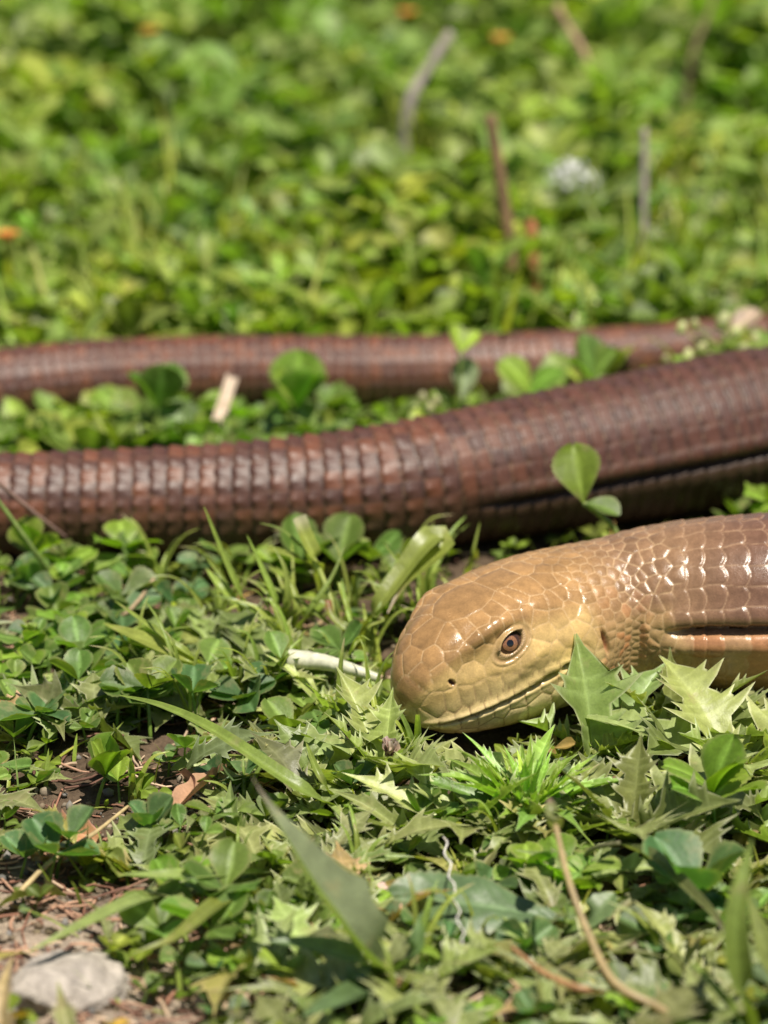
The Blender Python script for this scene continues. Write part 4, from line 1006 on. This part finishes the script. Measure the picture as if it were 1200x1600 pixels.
def build_cover():
    r = np.random.default_rng(41)
    # behind the tail: a deep mass of clover
    n = 6000; y = 82.5 + (r.uniform(size=n) ** 1.15) * 95; x = r.uniform(-1, 1, n) * (y * .14 + 7)
    h = np.interp(y, [82, 86, 89, 92, 110, 140, 180], [.8, .55, .8, 1.9, 3.6, 4.6, 5.0]) * r.uniform(.35, 1.12, n)
    h *= 1 + .25 * np.sin(x * .5 + 1) * np.sin(y * .33)
    b = np.stack([x, y, ground_z(x, y)], -1)
    keep = ~in_lizard_many(b + [0, 0, .4], .2); b, h = b[keep], h[keep]; n = len(b)
    clump = np.sin(b[:, 0] * .42 + 2 * np.sin(b[:, 1] * .11)) * np.sin(b[:, 1] * .23 + 1.5 * np.sin(b[:, 0] * .2 + 1)); h = h * (1 + .28 * clump)
    size = r.uniform(.55, 1.75, n) * (1 + .3 * np.sin(b[:, 0] * .31 + 4) * np.sin(b[:, 1] * .17)) * np.interp(b[:, 1], [86, 100, 140], [.8, 1.0, 1.15])
    stuff('clover_carpet', trifoliate(b, h, size, r, LOW_FAR, tints_of(n, r, .25, .0) * 1.08 * (1 + clump[:, None] * np.array([[.30, .16, .05]])), .22), M_LEAF, 'dense green clover carpet behind the far coil', 'clover')
    n = 7000; y = 90 + r.uniform(size=n) * 85; x = r.uniform(-1, 1, n) * (y * .125 + 5); b = np.stack([x, y, ground_z(x, y)], -1)
    p = grass_bits(n, b, r, (2.5, 6.5), (.06, .17), GRAS * .95, tints_of(n, r, .3, .0) * 1.1)
    stuff('meadow_grass', [p], M_GRASS, 'thin blurred grass growing through the clover carpet', 'grass')
    # low growth in the near ground
    n = 1250; px = r.uniform(-330, 1530, n); py = r.uniform(830, 1680, n); b = np.array([at(a, c, 0) for a, c in zip(px, py)])
    d = np.array([bare(a, c) for a, c in zip(px, py)]); keep = (r.uniform(size=n) > d * 1.15) & ~in_lizard_many(b + [0, 0, .3], .1); b = b[keep]; n = len(b)
    b[:, 2] = ground_z(b[:, 0], b[:, 1]); h = r.uniform(.08, .55, n); size = r.uniform(.25, .6, n)
    stuff('low_clover_growth', trifoliate(b, h, size, r, LOW, tints_of(n, r, .3) * 1.05), M_LEAF, 'tiny low clover seedlings covering the soil between the larger plants', 'clover')
    tp = [spiny_leaf(1.0, w, 2, 700 + i, f, .3, .4, na, THIS * k) for i, (w, f, na, k) in enumerate(((.26, .3, False, 1), (.2, .5, True, 1.1), (.3, .2, False, .85), (.22, .4, True, 1.2)))]
    n = 780; px = r.uniform(-330, 1530, n); py = r.uniform(980, 1680, n); b = np.array([at(a, c, 0) for a, c in zip(px, py)])
    d = np.array([bare(a, c) for a, c in zip(px, py)]); keep = (r.uniform(size=n) > d * 1.1) & ~in_lizard_many(b + [0, 0, .3], .35); b = b[keep]; n = len(b)
    b[:, 2] = ground_z(b[:, 0], b[:, 1]) + r.uniform(.02, .35, n); k = r.integers(0, 4, n); tn = tints_of(n, r, .2); sc = r.uniform(.9, 2.2, n)
    az = r.uniform(0, 6.28, n); el = r.uniform(-.1, .75, n); parts = []
    for i in range(4):
        m = k == i; R = rots(az[m], el[m], r.normal(size=m.sum()) * .4)
        tips = b[m] + np.einsum('mij,j->mi', R, np.array([0, 1., 0])) * sc[m][:, None]; good = ~in_lizard_many(tips, .08) & ~hides_head(tips)
        parts.append(batch(tp[i], R[good], b[m][good], sc[m][good], tn[m][good]))
    stuff('thistle_seedlings', parts, M_THIS, 'matted small spiny thistle leaves covering the ground around the head', 'thistle')
    n = 1150; px = r.uniform(-330, 1530, n); py = r.uniform(840, 1650, n); b = np.array([at(a, c, 0) for a, c in zip(px, py)])
    d = np.array([bare(a, c) for a, c in zip(px, py)]); b = b[r.uniform(size=n) > d]; n = len(b); b[:, 2] = ground_z(b[:, 0], b[:, 1])
    stuff('short_grass', [grass_bits(n, b, r, (.5, 1.6), (.025, .07), GRAS, tints_of(n, r, .3))], M_GRASS, 'short thin grass scattered among the thistles', 'grass')
    # dry litter and crumbs of soil
    n = 3400; px = r.uniform(-330, 1530, n); py = r.uniform(860, 1690, n); b = np.array([at(a, c, 0) for a, c in zip(px, py)])
    d = np.array([bare(a, c) for a, c in zip(px, py)]); keep = (r.uniform(size=n) < .35 + 1.3 * d) & ~in_lizard_many(b + [0, 0, .2], .05); b = b[keep]; n = len(b)
    az = r.uniform(0, 6.28, n); L = r.gamma(2.2, .33, n) + .15; w = r.uniform(.012, .05, n); t = np.linspace(-.5, .5, 4); cu = r.normal(size=n) * .25
    dx = np.stack([np.sin(az), np.cos(az)], -1); sx = np.stack([np.cos(az), -np.sin(az)], -1)
    C = b[:, None, :2] + dx[:, None] * (L[:, None] * t)[..., None] + sx[:, None] * ((cu * L)[:, None] * (t ** 2) * 2)[..., None]
    Z = ground_z(C[..., 0], C[..., 1]) + r.uniform(.05, .16, (n, 1)) + (r.normal(size=n) * .12)[:, None] * t * L[:, None] * 1.0
    ring = np.array([[-1, 0], [0, 1], [1, 0], [0, -1.]])
    P = np.concatenate([C[:, :, None, :] + sx[:, None, None, :] * (w[:, None, None] * ring[None, None, :, 0])[..., None], (Z[:, :, None] + w[:, None, None] * .7 * ring[None, None, :, 1])[..., None]], -1)
    F = (grid_faces(4, 4, True)[None] + (np.arange(n) * 16)[:, None, None]).reshape(-1, 4)
    tone = np.array([[.40, .27, .16], [.26, .15, .085], [.15, .09, .055], [.50, .40, .26]])[r.integers(0, 4, n)] * r.uniform(.7, 1.2, (n, 1))
    o = stuff('dry_litter', [(P.reshape(-1, 3), F, np.repeat(tone, 16, 0))], M_DRY, 'broken straw and dry plant bits lying on the bare soil', 'litter')
    ico = []
    ph = (1 + 5 ** .5) / 2; iv = nrm(np.array([[-1, ph, 0], [1, ph, 0], [-1, -ph, 0], [1, -ph, 0], [0, -1, ph], [0, 1, ph], [0, -1, -ph], [0, 1, -ph], [ph, 0, -1], [ph, 0, 1], [-ph, 0, -1], [-ph, 0, 1]], float))
    fi = np.array([[0, 11, 5], [0, 5, 1], [0, 1, 7], [0, 7, 10], [0, 10, 11], [1, 5, 9], [5, 11, 4], [11, 10, 2], [10, 7, 6], [7, 1, 8], [3, 9, 4], [3, 4, 2], [3, 2, 6], [3, 6, 8], [3, 8, 9], [4, 9, 5], [2, 4, 11], [6, 2, 10], [8, 6, 7], [9, 8, 1]])
    n = 7200; px = r.uniform(-330, 1530, n); py = r.uniform(900, 1690, n); b = np.array([at(a, c, 0) for a, c in zip(px, py)])
    d = np.array([bare(a, c) for a, c in zip(px, py)]); keep = (r.uniform(size=n) < .3 + d) & ~in_lizard_many(b + [0, 0, .2], .05); b = b[keep]; n = len(b)
    sz = np.clip(r.gamma(1.6, .028, n), .015, .22)
    b[:, 2] = ground_z(b[:, 0], b[:, 1]) + .0
    V = iv[None] * (1 + r.normal(size=(n, 12, 1)) * .18) * r.uniform(.6, 1.2, (n, 1, 3)) * sz[:, None, None]
    P = V + b[:, None]; P[..., 2] += sz[:, None] * .3 + .03
    F = (fi[None] + (np.arange(n) * 12)[:, None, None]).reshape(-1, 3)
    tone = np.array([[.34, .25, .175], [.22, .15, .10], [.42, .33, .25], [.28, .26, .24]])[r.integers(0, 4, n)] * r.uniform(.7, 1.2, (n, 1))
    stuff('soil_crumbs', [(P.reshape(-1, 3), F, np.repeat(tone, 12, 0))], M_DRY, 'loose crumbs of pale dry soil and grit on the ground', 'soil')
build_cover()

# ------------------------------------------------------------------ stones, stems and scraps
def rock(name, loc, dims, rz, mat, label, cat, seed, detail=64):
    r = np.random.default_rng(seed); al = np.linspace(0, np.pi, detail); ph = np.linspace(0, 2 * np.pi, detail * 2, endpoint=False)
    d = np.stack([np.sin(al)[:, None] * np.cos(ph), np.sin(al)[:, None] * np.sin(ph), np.repeat(np.cos(al)[:, None], len(ph), 1)], -1)
    f = np.ones(d.shape[:2])
    for k in range(14):                         # flat facets: clip by random planes
        nrm_ = nrm(r.normal(size=3)); lim = r.uniform(.72, .95); f = np.minimum(f, lim / np.clip((d @ nrm_), .05, None))
    f = f + r.normal(size=f.shape) * .006
    for fr, a in ((3, .05), (7, .035), (15, .022), (31, .012)):
        w = r.normal(size=(3, 3)); f = f + a * np.sin(d @ w[0] * fr) * np.sin(d @ w[1] * fr + 1)
    V = (d * f[..., None] * np.array(dims)).reshape(-1, 3); c, s = math.cos(rz), math.sin(rz); V = V @ np.array([[c, s, 0], [-s, c, 0], [0, 0, 1]])
    return tag(link(name, mesh_np(name, V, grid_faces(detail, detail * 2, True), None, mat), loc=loc), label, cat)
def build_bits():
    m_grey = plain('grey_stone', (.40, .355, .31), .95, (.6, 1.3), 320, 1.0, .002, .1); m_pink = plain('pink_stone', (.50, .36, .31), .85, (.75, 1.2), 300, .4, .0008, .2)
    m_clod = plain('pale_clod', (.40, .29, .20), .95, (.65, 1.25), 350, .9, .0015, .1)
    rock('stone', gp(95, 1548, -.05), (1.3, 1.15, .62), .5, m_grey, 'grey stone half buried in the bare soil', 'stone', 1)
    rock('stone', gp(590, 1400, .12), (.75, .35, .2), -.1, m_pink, 'flat pinkish stone lying between the thistle leaves', 'stone', 2)
    rock('soil_clod', gp(345, 1562, .12), (.55, .5, .3), .2, m_clod, 'pale lump of soil beside the large leaved clover', 'clod', 3)
    rock('soil_clod', gp(330, 1215, .15), (.85, .55, .35), .6, m_clod, 'rough lump of soil behind the curled dead leaf', 'clod', 4)
    rock('stone', gp(420, 985, .1), (.75, .5, .3), .1, m_pink, 'pale pink stone behind the white stem and grass sprig', 'stone', 5)
    rock('soil_clod', gp(840, 1470, .15), (.6, .4, .3), .1, m_clod, 'small brown soil lump on the broad toothed leaf', 'clod', 6)
    rock('stone', gp(985, 1235, .05), (.5, .4, .22), .4, plain('dark_stone', (.10, .095, .09), .9, (.7, 1.2), 300, .5, .001), 'dark flat stone under the thistle twigs', 'stone', 7)
    # white cut stem
    pts = [at(452, 1030, 1.0), at(500, 1034, 1.0), at(540, 1043, .95), at(592, 1060, .8)]
    v, f, c = tube(pts, .235, .10, np.array([.66, .67, .50]), 20, 24, 5, .02, cap=False); ns = 20; loc = pts[1] * np.array([1, 1, 0])
    rows = len(v) // ns; cc = c.reshape(rows, ns, 3); cc[:] = mixc(cc, [.55, .62, .30], np.broadcast_to(gs(np.arange(ns) / ns * 2 * np.pi - 4.6, .9)[None] * .8, (rows, ns)))
    root = link('cut_stem', None, loc=loc); tag(root, 'short thick white cut plant stem lying beside the lizard\'s snout', 'stem')
    m_st = leaf_material('white_stem', .35, .12, (1, 1, .8), .5)
    part_mesh('stalk', v, f, cc.reshape(-1, 3), m_st, root, loc)
    for end, nm in ((0, 'cut_end'), (rows - 1, 'cut_end')):     # recessed end faces
        ring = v.reshape(rows, ns, 3)[end]; ce = ring.mean(0); ax = nrm(pts[1] - pts[0]) * (.10 if end == 0 else -.04)
        vv = np.concatenate([ring, ce + (ring - ce) * .72 + ax * .1, ce + (ring - ce) * .6 + ax, [ce + ax]]); j = np.arange(ns); j2 = (j + 1) % ns
        ff = [np.concatenate([np.stack([j, j2, ns + j2, ns + j], -1), np.stack([ns + j, ns + j2, 2 * ns + j2, 2 * ns + j], -1)]), np.stack([2 * ns + j, 2 * ns + j2, np.full(ns, 3 * ns)], -1)]
        part_mesh(nm, vv, ff, np.concatenate([np.broadcast_to([.6, .55, .36], (ns * 2, 3)), np.broadcast_to([.42, .33, .18], (ns + 1, 3))]), m_st, root, loc)
    # the dried flower bud below the snout
    loc = gp(613, 1245); top = at(608, 1178, .95)
    root = link('dried_bud', None, loc=loc); tag(root, 'small shrivelled brown flower bud on a green stalk below the snout', 'bud')
    v, f, c = tube([loc, (loc + top) / 2 + np.array([.05, 0, 0]), top], .055, .06, GRAS, 7, 10, 1); part_mesh('stalk', v, f, c, M_GRASS, root, loc)
    r = np.random.default_rng(8)
    for k in range(15):
        az = k * 2.4; el = .5 + .9 * (k / 15); L = r.uniform(.24, .40); v, f, c = ribbon([top + np.array([0, 0, -.05]), top + L * .5 * np.array([math.cos(az) * math.cos(el) + .1, math.sin(az) * math.cos(el), math.sin(el)]) * 1.2, top + L * np.array([math.cos(az) * .45, math.sin(az) * .45, 1.0])], .11, .7, np.array([.36, .26, .19]) * r.uniform(.7, 1.3), 8, seed=k, prof=lambda t: 1 - .5 * t, tipcol=[.5, .42, .36])
        part_mesh('bract', v, f, c, M_DRY, root, loc)
    # wavy white thread
    pts = [at(693 + 2 * k + 4 * math.sin(k * 1.9) , 1308 + 10.5 * k, 1.15 + .05 * math.sin(k * 2.1)) for k in range(17)]
    loc = pts[-1] * np.array([1, 1, 0]); v, f, c = tube(pts, .022, .016, np.array([.62, .60, .54]), 5, 90, 2)
    tag(link('dry_thread', mesh_np('dry_thread', v - loc, f, c, M_DRY), loc=loc), 'thin wavy white dry thread hanging over the broad toothed leaf', 'thread')
    # broad toothed leaf under the thread
    loc = gp(890, 1465); root = link('broad_leaf_weed', None, loc=loc); tag(root, 'weed with a broad dark toothed leaf spread under the white thread', 'weed')
    pf = lambda t: (np.sin(np.pi * np.clip(t * .9 + .1, 0, 1)) ** .6) * (1 + .06 * np.where((np.arange(len(t)) % 4) < 2, 1, -1)) * (1 + .10 * np.sin(t * 17))
    v, f, c = clover_leaflet(3.3, .8, 44, 7, .25, -.3, .12, .09, 611, np.array([.115, .19, .08])); v[:, 2] += .10 * np.sin(v[:, 1] * 4.2 + v[:, 0] * 2) * np.abs(v[:, 0]); part_mesh('leaf', v @ rot(-1.42, .10, -.22).T + at(880, 1440, .45), f, c, M_THIS, root, loc)
    v, f, c = tube([loc, (loc + at(888, 1440, .6)) / 2 + [.1, 0, .1], at(885, 1440, .6)], .07, .05, GRAS, 7, 10, 1); part_mesh('petiole', v, f, c, M_GRASS, root, loc)
    v, f, c = ribbon([loc, at(930, 1430, .6), at(960, 1395, .9)], .4, .3, np.array([.11, .18, .07]), 30, pf, seed=5, nw=4, stripes=.3); part_mesh('leaf', v, f, c, M_THIS, root, loc)
    # curled dead leaf
    loc = gp(275, 1290); root = link('dead_leaf', None, loc=loc); tag(root, 'curled brown dead leaf lying on the soil among clover', 'leaf')
    for k, (pp, w) in enumerate((([(235, 1305, .1), (265, 1275, .45), (310, 1235, .6), (355, 1200, .35)], .34), ([(225, 1265, .15), (250, 1262, .4), (290, 1285, .35)], .28), ([(290, 1260, .3), (300, 1225, .65), (280, 1205, .6)], .2))):
        v, f, c = ribbon(W3(pp), w, .9 - .3 * k, np.array([.42, .26, .15]) * (1 - .12 * k), 24, lambda t: np.sin(np.pi * np.clip(t, .06, .94)) ** .6 * (1 + .15 * np.sin(t * 23)), seed=k, nw=5, twist=.8 * (k + 1), stripes=.3); part_mesh('blade', v, f, c, M_DRY, root, loc)
    # twigs
    for i, (pp, rr, lab) in enumerate((([(935, 1228, .2), (990, 1205, .35), (1050, 1190, .4), (1085, 1170, .35)], .07, 'thin reddish brown twig lying behind the thistle rosette'), ([(1040, 1240, .6), (1085, 1270, .7), (1110, 1310, .6)], .05, 'short brown twig poking over a thistle leaf'),
                                      ([(30, 1395, .1), (75, 1350, .3), (150, 1300, .3), (200, 1260, .25)], .06, 'tan straw stem slanting past the dark green clover'), ([(115, 1420, .15), (200, 1330, .3), (165, 1365, .3)], .0, None), ([(120, 1440, .1), (210, 1435, .15), (300, 1420, .2)], .05, 'brown straw lying flat across the bare soil'))):
        if not rr: continue
        P = W3(pp); loc = P[0] * np.array([1, 1, 0]); v, f, c = tube(P, rr, rr * .6, np.array([[.26, .15, .10], [.30, .18, .10], [.45, .36, .18], 0, [.34, .22, .13]][i] if i != 3 else 0), 7, 24, i, .08)
        tag(link('twig', mesh_np('twig', v - loc, f, c, M_DRY), loc=loc), lab, 'twig')
    # flat straw between the coils
    y0 = 83.0; a_, b_ = at_y(327, 700, y0), at_y(362, 592, y0 + 2.2); foot = a_ + (a_ - b_) * .6; loc = np.array([foot[0], foot[1], 0])
    v, f, c = ribbon([foot, a_, b_], .19, .45, np.array([.66, .54, .40]), 20, lambda t: np.ones_like(t), up=(.3, -1, .8), stripes=.35, seed=2)
    top = v + np.array([0, .09, .03]); n = len(v); w_ = 7
    ed = np.concatenate([np.arange(0, n, w_), np.arange(n - w_, n)[1:], np.arange(w_ - 1, n, w_)[::-1][1:], np.arange(0, w_)[::-1][1:]])
    side = np.stack([ed[:-1], ed[1:], ed[1:] + n, ed[:-1] + n], -1)
    tag(link('straw', mesh_np('straw', np.concatenate([v, top]) - loc, np.concatenate([f, f[:, ::-1] + n, side]), np.concatenate([c, c]), M_DRY, smooth=False), loc=loc), 'flat pale straw standing up between the two coils', 'straw')
    # budding sprigs by the far coil
    def sprig(stem, buds, leaves, lab, y):
        P = [at_y(a, b, y + d) for a, b, d in stem]; loc = P[0] * np.array([1, 1, 0]); root = link('budding_sprig', None, loc=loc); tag(root, lab, 'sprig')
        P = [np.array([P[0][0], P[0][1], -.1])] + P
        v, f, c = tube(P, .06, .04, GRAS + .04, 6, 20, 1); part_mesh('stem', v, f, c, M_GRASS, root, loc)
        r = np.random.default_rng(len(buds) + int(y))
        for a, b, d, s in buds:
            p = at_y(a, b, y + d); k = np.argmin([np.linalg.norm(p - q) for q in P])
            al = np.linspace(0, np.pi, 7); ph = np.linspace(0, 2 * np.pi, 8, endpoint=False)
            q = np.stack([np.sin(al)[:, None] * np.cos(ph) * .62, np.sin(al)[:, None] * np.sin(ph) * .62, np.repeat(np.cos(al)[:, None], 8, 1)], -1).reshape(-1, 3) * s
            R = rot(r.uniform(0, 6), r.normal() * .5); col = mixc(np.broadcast_to(np.array([.42, .46, .16]), q.shape), [.62, .58, .38], (q[:, 2] > 0) * .7)
            bd = part_mesh('bud', q @ R.T + p, grid_faces(7, 8, True), col, M_LEAF, root, loc)
            v, f, c = tube([P[k], (P[k] + p) / 2, p], .028, .024, GRAS + .06, 5, 6, 2); link('bud_stalk', mesh_np('bud_stalk', v - loc, f, c, M_GRASS), bd)
        for a, b, d, L, az, el, colr in leaves:
            v, f, c = clover_leaflet(L, L * .34, 10, 3, .3, 0, .1, 0, int(a), np.asarray(colr)); part_mesh('leaf', v @ rot(az, el, .2).T + at_y(a, b, y + d), f, c, M_LEAF, root, loc)
    sprig([(1090, 600, 0), (1115, 560, 0), (1140, 530, 0), (1165, 505, .2)], [(1065, 512, 0, .2), (1085, 508, .2, .22), (1130, 502, 0, .3), (1075, 555, 0, .22), (1095, 545, -.2, .24), (1110, 560, .1, .2), (1160, 545, -.3, .24), (1040, 562, .1, .18), (1150, 520, 0, .22), (1180, 530, .2, .22), (1120, 575, 0, .22)],
          [(1140, 525, 0, 1.2, .9, .5, [.36, .26, .20]), (1150, 545, -.2, 1.4, 1.6, .0, CLOV), (1105, 590, 0, 1.2, -.9, .3, CLOV_Y)], 'sprig of pale round buds overlapping the far coil where the coils meet', 86.0)
    sprig([(700, 690, 0), (710, 650, 0), (718, 600, 0), (720, 545, .1)], [(648, 640, 0, .2), (660, 622, 0, .2), (672, 640, -.1, .22), (690, 655, 0, .2), (682, 628, 0, .2)], [(722, 625, 0, 1.2, .2, 1.0, [.30, .36, .2]), (720, 555, .1, .95, -.3, .9, [.34, .44, .04]), (720, 552, .1, .8, .9, .7, [.34, .44, .04]), (705, 660, 0, 1.1, -.6, .7, CLOV_Y)],
          'yellow green leafy sprig with small buds standing before the far coil', 85.4)
    # flowers and stalks far behind
    m_pet = leaf_material('orange_petal', .5, .3, (1.2, .9, .3)); 
    for i, (px, py, z) in enumerate(((232, 52, 5.2), (782, 64, 5.4), (12, 372, 3.6), (578, 242, 3.8), (636, 24, 5.2))):
        p = at(px, py, z); loc = np.array([p[0], p[1], ground_z(p[0], p[1])]); root = link('orange_flower', None, loc=loc)
        tag(root, 'small orange flower glowing out of focus in the clover carpet', 'flower', 'orange flowers in the clover')
        v, f, c = tube([loc, (loc + p) / 2 + [.2, 0, 0], p], .06, .05, GRAS, 6, 10, i); part_mesh('stem', v, f, c, M_GRASS, root, loc)
        for k in range(9):
            v, f, c = clover_leaflet(.42, .13, 5, 2, .1, -.1, .2, 0, 60 + k, np.array([.50, .24, .03])); part_mesh('petal', v @ rot(k * .7, .5).T + p, f, c, m_pet, root, loc)
        v, f, c = tube([p - [0, 0, .1], p, p + [0, 0, .12]], .16, .10, np.array([.35, .14, .02]), 8, 4, i); part_mesh('flower_centre', v, f, c, m_pet, root, loc)
    for i, (q, rr, colr, lab) in enumerate((
            ([(640, 160, 3.6), (668, 110, 5.0), (705, 50, 6.8)], .28, (.52, .45, .40), 'pale bleached stalk slanting high in the clover carpet'),
            ([(1004, 400, 1.0), (1006, 300, 3.3), (1007, 200, 5.2)], .17, (.46, .38, .36), 'upright grey lilac dry stalk in the clover carpet'),
            ([(800, 420, 1.2), (785, 300, 3.9), (765, 180, 6.3)], .28, (.27, .17, .09), 'tall brown tipped stalk leaning in the clover carpet'),
            ([(833, 430, 1.6), (832, 380, 2.8), (830, 345, 3.6)], .26, (.30, .13, .05), 'short rusty brown stalk in the clover carpet'),
            ([(915, 90, 4.6), (895, 55, 5.4), (870, 10, 6.4)], .2, (.42, .28, .18), 'tan dry stalk leaning at the back of the clover carpet'),
            ([(325, 545, .8), (300, 490, 2.0), (268, 445, 3.0)], .11, (.42, .38, .16), 'yellowish stalk leaning behind the far coil'),
            ([(95, 560, .5), (50, 515, 1.9), (5, 490, 2.6), (-60, 480, 2.8)], .11, (.36, .38, .16), 'arching pale green stalk behind the far coil'),
            ([(495, 450, 1.6), (460, 420, 2.4), (425, 390, 3.0)], .12, (.45, .40, .26), 'thin straw coloured stalk low in the clover carpet'),
            ([(1080, 90, 4.0), (1100, 40, 5.2), (1125, -30, 7.0)], .16, (.26, .20, .10), 'dark brown stalk at the far edge of the clover carpet'))):
        q = [(a, b, z + (.7 if b < 430 else 0)) for a, b, z in q]; rr = rr * .85; P = W3(q); y = [p[1] for p in P]; yb = P[0][1]; P = [at_y(a, b, yb + .4 * k) for k, (a, b, z) in enumerate(q)]; P = [P[0] * np.array([1, 1, 0]) + (P[0] - P[1]) * np.array([.3, .0, 0])] + P; loc = P[0].copy()
        v, f, c = tube(P, rr, rr * .75, np.array(colr), 8, 24, i, .06)
        tag(link('dry_stalk', mesh_np('dry_stalk', v - loc, f, c, M_DRY), loc=loc), lab, 'stalk')
    # dandelion clock
    p = at(893, 292, 3.3); loc = np.array([p[0], p[1], ground_z(p[0], p[1])]); root = link('dandelion_clock', None, loc=loc); tag(root, 'white fluffy dandelion seed head in the clover carpet', 'seed head')
    v, f, c = tube([loc, (loc + p) / 2 + [.15, 0, 0], p], .09, .07, GRAS, 6, 10, 3); part_mesh('stem', v, f, c, M_GRASS, root, loc)
    r = np.random.default_rng(9); n = 60; d = nrm(r.normal(size=(n, 3)) * [1, 1, .7] + [0, 0, .9]); s = nrm(np.cross(d, r.normal(size=(n, 3)))); s2 = np.cross(d, s)
    V = []; F = []
    tipd = p + d * .85; V = np.concatenate([p + d[:, None, :] * .15 + s[:, None] * np.array([-.006, .006])[None, :, None], tipd[:, None] + s[:, None] * np.array([.006, -.006])[None, :, None],
        tipd[:, None] + (s[:, None] * np.array([.13, -.07, -.07])[None, :, None] + s2[:, None] * np.array([0, .11, -.11])[None, :, None]) + d[:, None] * .08], 1)
    F4 = np.array([[0, 1, 2, 3]]) + (np.arange(n) * 7)[:, None]; F3 = np.array([[4, 5, 6]])[None] + (np.arange(n) * 7)[:, None, None]
    o = part_mesh('seed_fluff', V.reshape(-1, 3), [F4, F3.reshape(-1, 3)], np.full((n * 7, 3), .68), M_DRY, root, loc); o['kind'] = 'stuff'
build_bits()
